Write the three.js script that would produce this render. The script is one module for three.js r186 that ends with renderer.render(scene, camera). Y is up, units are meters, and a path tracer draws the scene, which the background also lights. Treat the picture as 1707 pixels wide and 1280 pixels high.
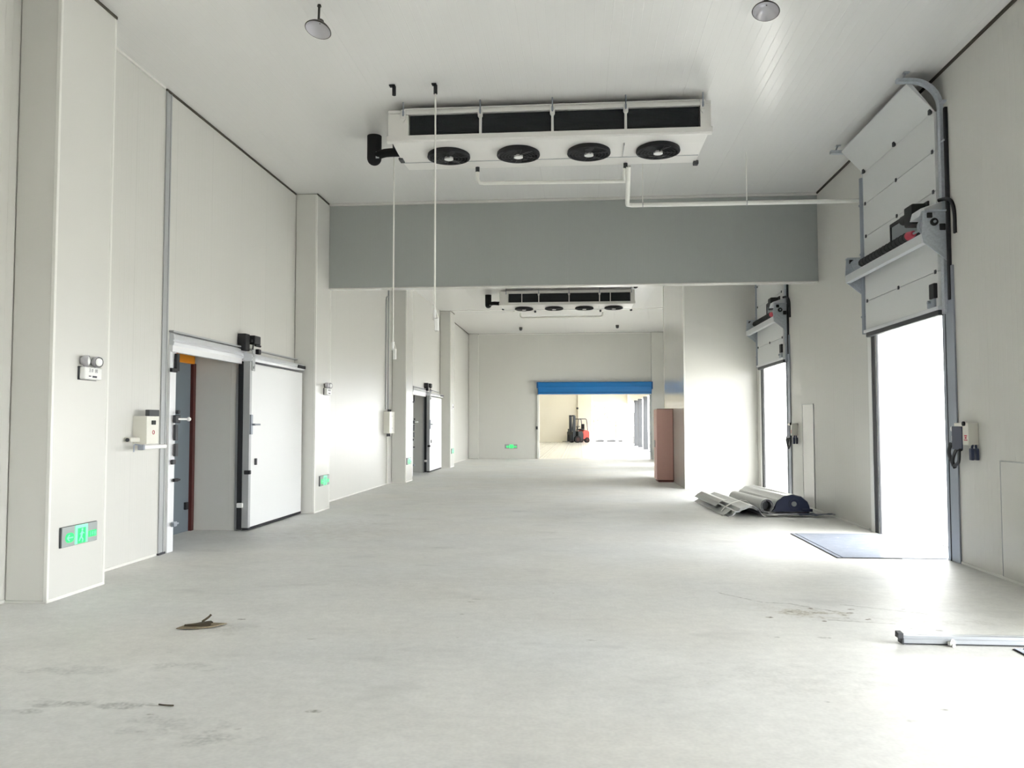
import * as THREE from 'three';
import { RoundedBoxGeometry } from 'three/addons/geometries/RoundedBoxGeometry.js';
import { mergeGeometries, toCreasedNormals } from 'three/addons/utils/BufferGeometryUtils.js';
import { ImprovedNoise } from 'three/addons/math/ImprovedNoise.js';

// ---------------------------------------------------------------- camera, sky, exposure
const scene = new THREE.Scene();
const camera = new THREE.PerspectiveCamera(49.93, 1707 / 1280, 0.05, 400);
camera.rotation.order = 'YXZ';
camera.position.set(0, 1.6, 0);
camera.rotation.set(0.048768, 0.081869, -0.001135);
scene.background = new THREE.Color().setRGB(0.98, 1.0, 1.03);      // an even, bright, hazy sky
const sun = new THREE.DirectionalLight(new THREE.Color().setRGB(1, 0.97, 0.92), 2.0);   // hazy sun over the roof: it lights the yard, not the hall
sun.position.set(-30, 48, -6); sun.target.position.set(0, 0, -12); sun.castShadow = true; sun.shadow.radius = 6; sun.shadow.mapSize.set(2048, 2048);
Object.assign(sun.shadow.camera, { left: -60, right: 60, top: 60, bottom: -60, near: 1, far: 200 });
scene.add(sun, sun.target);
scene.backgroundIntensity = 1.0;
const renderer = new THREE.WebGLRenderer({ antialias: true });
renderer.toneMapping = THREE.LinearToneMapping;
renderer.toneMappingExposure = 17.6;
renderer.shadowMap.enabled = true;

// ---------------------------------------------------------------- measures of the hall (metres)
const H = 5.826, XL = -5.17, XC = -4.768, XR = 4.348, ZF = -38.3, ZB = 16;

// ---------------------------------------------------------------- random, noise
let seed = 7;
const rnd = () => ((seed = (seed * 1664525 + 1013904223) >>> 0) / 4294967296);
const rr = (a, b) => a + (b - a) * rnd();
const perlin = new ImprovedNoise();
const fbm = (x, y, o = 4, s = 0) => { let a = 0.5, f = 1, v = 0; for (let i = 0; i < o; i++) { v += a * perlin.noise(x * f, y * f, s + i * 7.3); a *= 0.5; f *= 2.03; } return v; };

// ---------------------------------------------------------------- textures
function dataTexture(w, h, fn, srgb) {
  const d = new Uint8Array(w * h * 4);
  for (let j = 0; j < h; j++) for (let i = 0; i < w; i++) {
    const c = fn(i / w, j / h, i, j), k = (j * w + i) * 4;
    d[k] = Math.max(0, Math.min(255, c[0])); d[k + 1] = Math.max(0, Math.min(255, c[1])); d[k + 2] = Math.max(0, Math.min(255, c[2])); d[k + 3] = 255;
  }
  const t = new THREE.DataTexture(d, w, h, THREE.RGBAFormat);
  t.wrapS = t.wrapT = THREE.RepeatWrapping; t.magFilter = THREE.LinearFilter; t.minFilter = THREE.LinearMipmapLinearFilter; t.generateMipmaps = true;
  if (srgb) t.colorSpace = THREE.SRGBColorSpace;
  t.needsUpdate = true;
  return t;
}
// faint ribs rolled into the panel skin: one tile is 1 m with ten shallow ribs
const ribTex = dataTexture(512, 4, (u) => { const p = (u * 10) % 1; const v = 255 * (p < 0.12 ? 0.5 - 0.5 * Math.cos(p / 0.12 * Math.PI * 2) : 0.06 * Math.sin(p * 9)); return [v, v, v]; });
// brushed / rolled steel grain, one tile is 1 m
const grain = dataTexture(512, 512, (u, v) => { const n = 150 + 90 * fbm(u * 6, v * 90, 3, 3) + 60 * fbm(u * 14, v * 14, 3, 9); return [n, n, n]; });
const spangle = dataTexture(256, 256, (u, v) => { const n = 232 + 16 * fbm(u * 24, v * 24, 3, 5) + 4 * Math.sign(fbm(u * 40, v * 40, 1, 2)); return [n, n + 2, n + 4]; }, true);
// polished concrete: tone worked out from the place on the floor, so that the slabs meet without a seam
const stains = [];
const stain = (x, z, rx, rz, depth, col, s, sharp = 1) => stains.push({ x, z, rx, rz, depth, col, s, sharp });
stain(1.95, -7.25, 0.36, 0.17, 0.5, [150, 142, 120], 3, 1.6);      // spilled dirt
stain(1.7, -7.45, 0.45, 0.2, 0.12, [150, 146, 132], 13, 1.2);
stain(2.4, -7.05, 0.5, 0.12, 0.16, [150, 148, 140], 23, 1.4);
stain(3.1, -7.0, 0.4, 0.1, 0.16, [150, 148, 140], 24, 1.4);
stain(1.3, -5.4, 0.7, 0.35, 0.12, [150, 150, 145], 33, 1.2);
stain(-3.4, -5.2, 0.5, 0.12, 0.2, [140, 142, 138], 43, 1.2);
stain(-2.6, -5.35, 0.4, 0.1, 0.18, [140, 142, 138], 53, 1.2);
stain(-2.2, -4.3, 0.35, 0.14, 0.25, [140, 142, 138], 63, 1.2);
stain(-1.9, -4.15, 0.3, 0.1, 0.28, [140, 142, 138], 64, 1.2);
stain(-2.75, -6.35, 0.35, 0.15, 0.2, [150, 148, 140], 73, 1.2);
stain(-2.8, -4.6, 0.55, 0.07, 0.4, [140, 142, 138], 65, 1.2); stain(-3.3, -4.45, 0.3, 0.06, 0.3, [140, 142, 138], 66, 1.2);
for (let k = 0; k < 26; k++) stain(rr(-3.5, 3.6), rr(-8.4, -3.9), rr(0.015, 0.05), rr(0.01, 0.03), rr(0.3, 0.6), [132, 130, 122], 100 + k, 1.6);   // crumbs and chips
for (let k = 0; k < 14; k++) stain(1.95 + rr(-0.4, 0.45), -7.22 + rr(-0.25, 0.25), rr(0.015, 0.04), rr(0.012, 0.03), 0.75, [96, 90, 76], 140 + k, 1.8);
stain(-3.7, -12.4, 1.0, 1.4, 0.14, [150, 140, 125], 83, 1);
stain(-1.5, -8.5, 1.6, 0.8, 0.06, [160, 155, 145], 93, 1);
stain(0.8, -12.5, 2.2, 1.1, 0.06, [165, 158, 150], 94, 1);
const cracks = [[1.30, -8.05, 1.62, -7.66], [1.62, -7.66, 1.85, -7.62], [1.85, -7.62, 2.2, -7.3], [2.02, -7.02, 2.5, -6.92], [2.3, -7.62, 2.9, -7.3], [-2.5, -4.62, -2.33, -4.6]];
function floorTone(x, z) {
  const big = fbm(x * 0.32, z * 0.32, 2, 1), mid = fbm(x * 1.7 + 3, z * 2.0, 3, 11), fine = fbm(x * 11, z * 13, 2, 21), grit = fbm(x * 48, z * 48, 1, 31);
  let v = 1 + 0.05 * big + 0.05 * mid + 0.05 * fine + 0.06 * grit;
  const warm = fbm(x * 0.6 + 20, z * 0.6, 2, 41);
  let r = 225 * v * (1 + 0.012 * warm), g = 225 * v, b = 221 * v * (1 - 0.02 * warm);
  const scuff = fbm(x * 1.3 + 50, z * 2.4, 3, 51);
  if (scuff > 0.2) { const k = 1 - 0.2 * (scuff - 0.2); r *= k; g *= k; b *= k; }
  for (const s of stains) {
    const dx = (x - s.x) / s.rx, dz = (z - s.z) / s.rz, d = dx * dx + dz * dz;
    if (d > 2.2) continue;
    const n = fbm(x * 6 + s.s, z * 8, 5, s.s), m = Math.max(0, Math.min(1, (1 - d * 0.8 + n * 2.4 - 0.35) * s.sharp)) * s.depth * Math.max(0.15, Math.min(1.5, 0.8 + 2.2 * fbm(x * 38 + s.s, z * 38, 2, 81)));
    r += (s.col[0] - r) * m; g += (s.col[1] - g) * m; b += (s.col[2] - b) * m;
  }
  for (const [ax, az, bx, bz] of cracks) {
    const ux = bx - ax, uz = bz - az, t = Math.max(0, Math.min(1, ((x - ax) * ux + (z - az) * uz) / (ux * ux + uz * uz)));
    const d = Math.hypot(x - ax - t * ux + 0.02 * fbm(x * 12, z * 12, 2, 3), z - az - t * uz + 0.02 * fbm(x * 12, z * 12, 2, 5)), n = fbm(x * 20, z * 20, 2, 61);
    const m = Math.max(0, 1 - d / (0.012 + 0.014 * Math.max(0, n + 0.2))) * (0.6 + n) * 0.75;
    if (m > 0) { r += (112 - r) * m; g += (110 - g) * m; b += (102 - b) * m; }
  }
  return [r, g, b];
}
const floorTexture = (x0, x1, z0, z1, w, h) => { const t = dataTexture(w, h, (u, v) => floorTone(x0 + u * (x1 - x0), z0 + v * (z1 - z0)), true); t.wrapS = t.wrapT = THREE.ClampToEdgeWrapping; return t; };
const floorRough = dataTexture(512, 512, (u, v) => { const n = 128 + 70 * fbm(u * 8, v * 8, 4, 71) + 40 * fbm(u * 40, v * 40, 2, 75); return [n, n, n]; });

// ---------------------------------------------------------------- materials
const M = {};
const std = (name, hex, rough, metal = 0, extra = {}) => { const m = new THREE.MeshPhysicalMaterial({ color: new THREE.Color(hex), roughness: rough, metalness: metal, ...extra }); m.name = name; return M[name] = m; };
std('panel', '#d8d7d0', 0.36, 0, { specularIntensity: 0.7, bumpMap: ribTex, bumpScale: 0.0012 });
std('panelPlain', '#dad9d2', 0.24);
std('panelGloss', '#d9d7cf', 0.16, 0, { bumpMap: ribTex, bumpScale: 0.0008 });
std('ceilingPanel', '#efeeea', 0.2, 0, { bumpMap: ribTex, bumpScale: 0.0008 });
std('panelTrim', '#eae9e2', 0.3);
std('sealant', '#4b463c', 0.8);
std('beamGrey', '#a9ada8', 0.45, 0, { bumpMap: ribTex, bumpScale: 0.0006 });
std('galv', '#d2d7db', 0.42, 0.15, { map: spangle });
std('steelFrame', '#9aa1aa', 0.42, 0.25);
std('steelGrey', '#b4b6b6', 0.42, 0.2);
std('alu', '#dfe1e3', 0.32, 0.35);
std('barAlu', '#a4a8ac', 0.4, 0.3);
std('aluWhite', '#eceded', 0.35);
std('doorLeaf', '#e9eae8', 0.42);
std('dockPanel', '#dcdedc', 0.4);
std('black', '#15161a', 0.6);
std('blackShine', '#0d0e10', 0.55);
std('darkGrey', '#3b3d40', 0.55);
std('rubber', '#26272a', 0.85);
std('foam', '#0c0d10', 0.9);
std('curtain', '#6f7980', 0.55);
std('orange', '#f0961c', 0.45);
std('darkRed', '#4a130c', 0.5);
std('coolerWhite', '#eceae4', 0.3);
std('coil', '#22282a', 0.5, 0.3);
std('pvc', '#f3f2ea', 0.35);
std('boxBeige', '#e6e4d8', 0.35);
std('plasticWhite', '#f2f2ee', 0.35);
std('blue', '#1173b8', 0.35);
std('blueDark', '#0c4f86', 0.45);
std('pink', '#e9bbaf', 0.42);
std('pinkDark', '#8f5f58', 0.45);
std('navy', '#262f49', 0.4);
std('plateSteel', '#b4bccd', 0.42, 0.15, { roughnessMap: floorRough });
std('gapDark', '#24231f', 0.9);
std('signGrey', '#a9aeac', 0.25);
std('reflector', '#cbc9cd', 0.3, 0.35);
std('lampDark', '#4e4c45', 0.5, 0.3);
std('lens', '#ffffff', 0.08, 0, { transmission: 0.85, thickness: 0, ior: 1.45 });
std('chrome', '#dddddd', 0.18, 0.9);
std('sheetMetal', '#c9c9c6', 0.36, 0.6, { map: spangle });
std('capNavy', '#2a3350', 0.5);
std('cardboard', '#8d8168', 0.9);
std('cardDark', '#4a4232', 0.9);
std('creamWall', '#e9e4d4', 0.5, 0, { bumpMap: ribTex, bumpScale: 0.001 });
std('yard', '#b9b8b3', 0.9);
std('forkRed', '#c96058', 0.35);
std('forkDark', '#2d3236', 0.5);
std('forkSteel', '#8f979d', 0.35, 0.6);
std('tyre', '#1c1c1d', 0.85);
std('leafGreen', '#6b7440', 0.9, 0, { transmission: 0.3, thickness: 0 });
std('bark', '#6b5a44', 0.95);
std('redPrint', '#cf4a5c', 0.5);
std('inkGrey', '#4a4a52', 0.6);
std('glassGrey', '#9ba1a4', 0.12);
const glow = (name, hex, k) => { const m = std(name, hex, 0.4); m.emissive = new THREE.Color(hex); m.emissiveIntensity = k; return m; };
std('rimDark', '#3c1a18', 0.5);
glow('signGreen', '#1fdc6c', 0.045);
glow('signGreenPale', '#7df5ab', 0.05);

// ---------------------------------------------------------------- builders
const used = {};
const numbered = (n) => { const k = used[n] = (used[n] ?? -1) + 1; return k ? `${n}_${String(k).padStart(3, '0')}` : n; };
const origin = new Map();
function metreUV(g) {
  const p = g.attributes.position, uv = new Float32Array(p.count * 2), a = new THREE.Vector3(), b = new THREE.Vector3(), c = new THREE.Vector3(), n = new THREE.Vector3();
  for (let i = 0; i < p.count; i += 3) {
    a.fromBufferAttribute(p, i); b.fromBufferAttribute(p, i + 1); c.fromBufferAttribute(p, i + 2);
    n.copy(b).sub(a).cross(c.clone().sub(a));
    const x = Math.abs(n.x), y = Math.abs(n.y), z = Math.abs(n.z);
    for (let k = 0; k < 3; k++) {
      const X = p.getX(i + k), Y = p.getY(i + k), Z = p.getZ(i + k), o = (i + k) * 2;
      if (y >= x && y >= z) { uv[o] = X; uv[o + 1] = Z; } else if (x >= z) { uv[o] = Z; uv[o + 1] = Y; } else { uv[o] = X; uv[o + 1] = Y; }
    }
  }
  g.setAttribute('uv', new THREE.BufferAttribute(uv, 2));
  return g;
}
function clean(g) {
  const q = g.index ? g.toNonIndexed() : g.clone();
  for (const k of Object.keys(q.attributes)) if (!['position', 'normal', 'uv'].includes(k)) q.deleteAttribute(k);
  if (!q.attributes.normal) q.computeVertexNormals();
  return metreUV(q);
}
const join = (gs) => { const l = (Array.isArray(gs) ? gs : [gs]).map(clean); return l.length > 1 ? mergeGeometries(l) : l[0]; };
function box(x0, x1, y0, y1, z0, z1, r = 0) {
  const w = Math.abs(x1 - x0), h = Math.abs(y1 - y0), d = Math.abs(z1 - z0);
  const g = r ? new RoundedBoxGeometry(w, h, d, 1, Math.min(r, w / 2.05, h / 2.05, d / 2.05)) : new THREE.BoxGeometry(w, h, d);
  return g.translate((x0 + x1) / 2, (y0 + y1) / 2, (z0 + z1) / 2);
}
const V = (x, y, z) => new THREE.Vector3(x, y, z);
function rod(a, b, r, n = 12, r2 = r) {
  const A = V(...a), B = V(...b), d = B.clone().sub(A), L = d.length();
  return new THREE.CylinderGeometry(r2, r, L, n).applyQuaternion(new THREE.Quaternion().setFromUnitVectors(V(0, 1, 0), d.normalize())).translate((A.x + B.x) / 2, (A.y + B.y) / 2, (A.z + B.z) / 2);
}
class Poly extends THREE.Curve {                                    // straight runs joined by small bends
  constructor(pts, bend) {
    super();
    this.path = new THREE.CurvePath();
    const P = pts.map((p) => V(...p)); let last = P[0];
    for (let i = 1; i < P.length - 1; i++) {
      const a = P[i].clone().add(P[i - 1].clone().sub(P[i]).setLength(Math.min(bend, P[i].distanceTo(P[i - 1]) / 2.1))), b = P[i].clone().add(P[i + 1].clone().sub(P[i]).setLength(Math.min(bend, P[i].distanceTo(P[i + 1]) / 2.1)));
      this.path.add(new THREE.LineCurve3(last, a)); this.path.add(new THREE.QuadraticBezierCurve3(a, P[i], b)); last = b;
    }
    this.path.add(new THREE.LineCurve3(last, P.at(-1)));
  }
  getPoint(t, o = new THREE.Vector3()) { return o.copy(this.path.getPoint(t)); }
}
const bentTube = (pts, r, bend = 0.06, n = 40, m = 10) => new THREE.TubeGeometry(new Poly(pts, bend), n, r, m);
const softTube = (pts, r, n = 40, m = 8) => new THREE.TubeGeometry(new THREE.CatmullRomCurve3(pts.map((p) => V(...p))), n, r, m);
// outline in (u, v) pushed along an axis: 'x' takes (z, y), 'z' takes (x, y), 'y' takes (x, z)
function prism(pts, axis, from, to, bevel = 0) {
  const s = new THREE.Shape(pts.map(([a, b]) => new THREE.Vector2(a, b))), L = Math.abs(to - from), lo = Math.min(from, to);
  const g = new THREE.ExtrudeGeometry(s, { depth: L - 2 * bevel, bevelEnabled: bevel > 0, bevelThickness: bevel, bevelSize: bevel, bevelOffset: -bevel, bevelSegments: 1, curveSegments: 8 }).translate(0, 0, bevel);
  if (axis === 'z') return g.translate(0, 0, lo);
  if (axis === 'x') { g.rotateY(-Math.PI / 2); g.scale(1, 1, 1); return g.applyMatrix4(new THREE.Matrix4().set(-1, 0, 0, lo, 0, 1, 0, 0, 0, 0, 1, 0, 0, 0, 0, 1)).index ? g : flip(g); }
  return flip(g.applyMatrix4(new THREE.Matrix4().set(1, 0, 0, 0, 0, 0, 1, lo, 0, 1, 0, 0, 0, 0, 0, 1)));
}
function flip(g) {                                                  // turn the faces of a mirrored geometry outwards
  const q = g.index ? g.toNonIndexed() : g, p = q.attributes.position;
  for (let i = 0; i < p.count; i += 3) for (const k of ['x', 'y', 'z'].keys()) { const a = p.array[(i + 1) * 3 + k]; p.array[(i + 1) * 3 + k] = p.array[(i + 2) * 3 + k]; p.array[(i + 2) * 3 + k] = a; }
  q.computeVertexNormals();
  return q;
}
function mesh(g, m) { const o = new THREE.Mesh(g, m); o.castShadow = o.receiveShadow = true; return o; }
function thing(name, label, category, at = [0, 0, 0], group) {
  const o = new THREE.Group(); o.name = numbered(name); o.position.set(...at); origin.set(o, at);
  o.userData = { label, category, kind: 'thing' }; if (group) o.userData.group = group;
  scene.add(o); return o;
}
// geometry is given in world places; it is moved to the thing's own axes
function part(parent, name, gs, m, label) {
  const at = origin.get(parent), o = mesh(join(gs).translate(-at[0], -at[1], -at[2]), m);
  o.name = name; origin.set(o, at); if (label) o.userData.label = label;
  parent.add(o); return o;
}
function sub(parent, name) { const g = new THREE.Group(); g.name = name; origin.set(g, origin.get(parent)); parent.add(g); return g; }
function struct(name, gs, m, label, category) {
  const o = gs ? mesh(join(gs), m) : new THREE.Group(); o.name = numbered(name); o.userData.kind = 'structure'; origin.set(o, [0, 0, 0]);
  if (label) { o.userData.label = label; o.userData.category = category; }
  scene.add(o); return o;
}
function copyOf(root, move, label) {
  const r = root.clone(); r.name = numbered(root.name.replace(/_\d{3}$/, '')); r.position.add(V(...move)); if (label) r.userData.label = label;
  scene.add(r); return r;
}
const panelCache = new Map();
function panel(parent, x0, x1, y0, y1, z0, z1, m, name = 'wall_panel') {   // one sandwich panel; alike panels share a geometry
  const w = x1 - x0, h = y1 - y0, d = z1 - z0, key = [w, h, d].map((v) => v.toFixed(3)).join();
  if (!panelCache.has(key)) panelCache.set(key, join(box(0, w, 0, h, 0, d, 0.0018)));
  const o = mesh(panelCache.get(key), m); o.name = name; o.position.set(x0, y0, z0); parent.add(o); return o;
}
function runZ(parent, X0, X1, zFrom, zTo, y0, y1, m = M.panel, step = 0.985) {   // a run of panels along z (zFrom > zTo)
  const n = Math.max(1, Math.round((zFrom - zTo) / step)), w = (zFrom - zTo) / n;
  for (let i = 0; i < n; i++) panel(parent, X0, X1, y0, y1, zFrom - (i + 1) * w, zFrom - i * w, m);
}
function runX(parent, Z0, Z1, xFrom, xTo, y0, y1, m = M.panel, step = 0.985) {
  const n = Math.max(1, Math.round((xTo - xFrom) / step)), w = (xTo - xFrom) / n;
  for (let i = 0; i < n; i++) panel(parent, xFrom + i * w, xFrom + (i + 1) * w, y0, y1, Z0, Z1, m);
}

// ================================================================ THE SETTING
// ---- floor
const FLOORS = [[-6.3, 4.92, -8.6, -3.2, 2048, 1024], [-6.3, 4.92, -20, -8.6, 900, 800], [-6.3, 4.92, -38.5, -20, 600, 600], [-6.3, 4.92, -3.2, ZB + 0.2, 200, 200]];
const floor = struct('floor', null);
for (const [x0, x1, z0, z1, w, h] of FLOORS) {
  const m = std('concrete', '#ffffff', 0.52, 0, { map: floorTexture(x0, x1, z0, z1, w, h) });
  const g = new THREE.BoxGeometry(x1 - x0, 0.12, z1 - z0).toNonIndexed().translate((x0 + x1) / 2, -0.06, (z0 + z1) / 2), p = g.attributes.position, uv = g.attributes.uv;
  for (let i = 0; i < p.count; i++) uv.setXY(i, (p.getX(i) - x0) / (x1 - x0), (p.getZ(i) - z0) / (z1 - z0));
  const o = mesh(g, m); o.name = 'floor_slab'; floor.add(o);
}
// ---- ceiling: long panels laid along the hall, a flashing where two lengths meet
const ceiling = struct('ceiling', null);
const seams = [-5.3, -4.577, -3.59, -2.604, -1.617, -0.63, 0.357, 1.343, 2.33, 3.317, 4.36];
for (const [za, zb] of [[ZB + 0.1, 0.3], [0.3, -15.3], [-15.3, -30.3], [-30.3, -38.5]]) for (let i = 0; i + 1 < seams.length; i++) panel(ceiling, seams[i], seams[i + 1], H, H + 0.12, zb, za, M.ceilingPanel, 'ceiling_panel');
{ const g = join(box(XC, XR, H - 0.012, H, -30.36, -30.24)); const o = mesh(g, M.panelTrim); o.name = 'flashing'; ceiling.add(o); }
struct('roof', box(-6.6, 4.92, H + 0.13, H + 0.35, -38.6, ZB + 0.3), M.steelGrey);
// ---- left wall, two door openings
const D2 = -15.05;                                                  // the second cold room door stands this far behind the first
const wallLeft = struct('wall_left', null);
const zo = [[-10.13, -12.18], [-10.13 + D2, -12.18 + D2]];
let zc = ZB + 0.1;
for (const [a, b] of zo) { runZ(wallLeft, XL - 0.13, XL, zc, a, 0, H); runZ(wallLeft, XL - 0.13, XL, a, b, 2.56, H); zc = b; }
runZ(wallLeft, XL - 0.13, XL, zc, -38.5, 0, H);
for (const [k, [a, b]] of zo.entries()) {                           // the deep reveals behind the openings
  const d = struct('door_' + (k + 1), null);
  for (const [n, g, m] of [['reveal_panel', box(-6.0, XL - 0.13, 0, 2.78, b - 0.1, b - 0.002, 0.004), M.panelPlain], ['reveal_panel', box(-6.0, XL - 0.13, 0, 2.78, a + 0.002, a + 0.1, 0.004), M.panelPlain],
    ['reveal_ceiling', box(-6.0, XL - 0.13, 2.68, 2.78, b, a), M.panelPlain], ['back_panel', box(-6.2, -6.01, 0, 2.8, b - 0.1, a + 0.1), M.panelPlain],
    ['casing', [box(XL - 0.045, XL + 0.004, 0, 2.56, b - 0.05, b + 0.02, 0.006)], M.steelGrey]]) { const o = mesh(join(g), m); o.name = n; d.add(o); }
}
// ---- right wall, dock openings
const dockOpenings = [[3.6, 1.2], [-2.7, -6.2], [-10.17, -12.5], [-17.69, -20.02], [-25.9, -28.35], [-31.9, -34.35]];
const wallRight = struct('wall_right', null);
zc = ZB + 0.1;
for (const [a, b] of dockOpenings) { runZ(wallRight, XR, XR + 0.15, zc, a, 0, H); runZ(wallRight, XR, XR + 0.15, a, b, 2.97, H); zc = b; }
runZ(wallRight, XR, XR + 0.15, zc, -38.5, 0, H);
// ---- the end behind the camera
const wallBack = struct('wall_back', null);
runX(wallBack, ZB, ZB + 0.15, -5.3, 4.5, 0, H);
// ---- far wall with the wide doorway
const wallFar = struct('wall_far', null);
runX(wallFar, ZF - 0.15, ZF, -5.3, -1.9, 0, H); runX(wallFar, ZF - 0.15, ZF, -1.9, 3.3, 3.0, H); runX(wallFar, ZF - 0.15, ZF, 3.3, 4.5, 0, H);
{ const o = mesh(join(box(-4.7, 3.28, H - 0.05, H - 0.005, ZF, ZF + 0.03, 0.006)), M.panelTrim); o.name = 'flashing'; wallFar.add(o); }
// ---- boxed-in columns along the left wall
function column(z0, label) {
  const c = struct('column', null, null, label, 'column');
  const put = (n, g, m) => { const o = mesh(join(g), m); o.name = n; c.add(o); };
  put('column_panel', box(XL + 0.002, XC, 0.004, H - 0.004, z0 - 0.9, z0, 0.025), M.panelPlain);
  put('corner_trim', [box(XC - 0.03, XC + 0.004, 0.002, H - 0.03, z0 - 0.03, z0 + 0.004, 0.004), box(XC - 0.03, XC + 0.004, 0.002, H - 0.03, z0 - 0.904, z0 - 0.87, 0.004)], M.panelTrim);
  put('base_trim', [box(XC, XC + 0.006, 0.002, 0.03, z0 - 0.9, z0), box(XL, XC, 0.002, 0.02, z0, z0 + 0.005)], M.panelTrim);
  put('cornice', [box(XC, XC + 0.012, H - 0.03, H - 0.002, z0 - 0.9, z0)], M.sealant);
}
column(0.55, 'white boxed-in wall column, out of the picture beside the camera');
column(-7.1, 'white boxed-in column carrying an emergency lamp and the largest green exit sign');
column(-14.57, 'white boxed-in column just past the first sliding door, under the end of the grey beam');
column(-22.4, 'white boxed-in column beside the wall box with two thin conduits');
column(-30.25, 'last white boxed-in column, past the far sliding door');
// ---- corner box-outs at the far wall, the block on the right
{ const c = struct('column', [box(XL + 0.01, -4.7, 0, H - 0.002, ZF + 0.002, ZF + 0.2, 0.02)], M.panelPlain, 'narrow white box-out in the left corner of the far wall', 'column');
  const o = mesh(join(box(-4.715, -4.68, 0.002, H - 0.05, ZF + 0.17, ZF + 0.205, 0.006)), M.panelTrim); o.name = 'corner_trim'; c.add(o);
  struct('column', [box(3.29, XR - 0.002, 0, H - 0.002, ZF + 0.002, ZF + 0.12, 0.02)], M.panelPlain, 'white box-out in the right corner of the far wall, right of the blue shutter', 'column'); }
const block = struct('partition', null, null, 'white panelled block standing out from the right wall beside the far dock door', 'partition');
runX(block, -20.80, -20.68, 2.58, XR - 0.002, 0, H - 0.004, M.panelPlain); runZ(block, 2.58, 2.70, -20.80, -25.38, 0, H - 0.004, M.panelGloss); runX(block, -25.5, -25.38, 2.58, XR - 0.002, 0, H - 0.004);
for (const z of [-20.68, -25.5]) { const o = mesh(join(box(2.572, 2.61, 0.002, H - 0.02, z - 0.03, z + 0.008, 0.004)), M.panelTrim); o.name = 'corner_trim'; block.add(o); }
// ---- the grey beam
const beam = struct('beam', null, null, 'broad grey beam hung across the corridor under the ceiling', 'beam');
runX(beam, -15.5, -15.32, XC + 0.004, XR - 0.002, 4.2, H - 0.006, M.beamGrey, 4.56);
{ const o = mesh(join([box(XC + 0.004, XR - 0.002, 4.178, 4.2, -15.52, -15.305, 0.004), box(XC + 0.004, XR - 0.002, H - 0.05, H - 0.002, -15.315, -15.27, 0.006)]), M.panelPlain); o.name = 'edge_trim'; beam.add(o); }
// ---- dark joints where the walls meet the ceiling, light trim at the foot of the walls
struct('trim_1', [box(XL, XL + 0.02, H - 0.025, H - 0.001, -14.56, -9.8), box(XL, XL + 0.02, H - 0.025, H - 0.001, -38.1, -31.2)], M.sealant);
struct('trim_2', [box(XR - 0.025, XR, H - 0.03, H - 0.001, -15.27, ZB)], M.sealant);
struct('trim_3', [box(XL, XL + 0.025, H - 0.03, H - 0.001, -9.75, ZB)], M.panelTrim);
struct('baseboard_left', [box(XL, XL + 0.012, 0.002, 0.03, -9.75, -8.0), box(XL, XL + 0.012, 0.002, 0.03, -22.4, -15.48), box(XL, XL + 0.012, 0.002, 0.03, -38.1, -31.15), box(XL, XL + 0.012, 0.002, 0.03, -7.1, 0.5)], M.panelTrim);
struct('baseboard_right', [box(XR - 0.012, XR, 0.002, 0.03, -17.2, -12.9), box(XR - 0.012, XR, 0.002, 0.03, -9.9, -6.8)], M.panelTrim);
// ---- yard, and the white wing of the building outside
struct('ground', box(-90, 90, -0.4, -0.13, -160, 90), M.yard);
{ const w = struct('wall_wing', null); runX(w, -45.3, -45, 9, 26, -0.13, 6.4, M.panel, 1.0); }

// ---- canopy over the dock doors
{ const c = struct('roof', [box(4.92, 8.8, 3.9, 4.15, -8.1, 4.4, 0.01), box(4.92, 7.0, 3.9, 4.15, -37, -8.1, 0.01)], M.panelPlain, 'flat white canopy over the dock doors outside', 'canopy');
  for (const [x, z] of [[6.7, -36.5], [6.7, -29.6], [6.7, -22.6], [6.7, -15], [8.5, -8], [8.5, -1], [8.5, 4.2]]) { const o = mesh(join(box(x, x + 0.2, -0.13, 3.9, z - 0.1, z + 0.1, 0.01)), M.steelGrey); o.name = 'canopy_post'; c.add(o); } }

// ---- the hall beyond the far doorway
const HB = -73.6;
struct('floor_hall', box(-16, 4.7, -0.12, 0, HB - 0.2, -38.5), M.yardHall ?? std('hallFloor', '#cfcdc6', 0.5, 0, { roughnessMap: floorRough }));
struct('ceiling_hall', box(-16.2, 4.9, 6.2, 6.5, HB - 0.3, -38.62), M.creamWall);
{ const w = struct('wall_hall_left', null); runZ(w, -16.2, -16, -38.6, HB - 0.3, 0, 6.2, M.creamWall, 1.16); }
{ const w = struct('wall_hall_front', null); runX(w, -38.62, -38.5, -16, -5.35, 0, 6.2, M.creamWall, 1.1); }
{ const w = struct('wall_hall_end', null); runX(w, HB - 0.2, HB, -16, 1.08, 0, 6.2, M.creamWall, 1.07); runX(w, HB - 0.2, HB, 1.08, 3.75, 3.5, 6.2, M.creamWall, 1.3); runX(w, HB - 0.2, HB, 3.75, 4.7, 0, 6.2, M.creamWall, 1);
  const o = mesh(join(box(-0.18, 1.06, 0, 6.18, HB, HB + 0.25, 0.02)), M.creamWall); o.name = 'pilaster'; w.add(o); }
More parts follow.
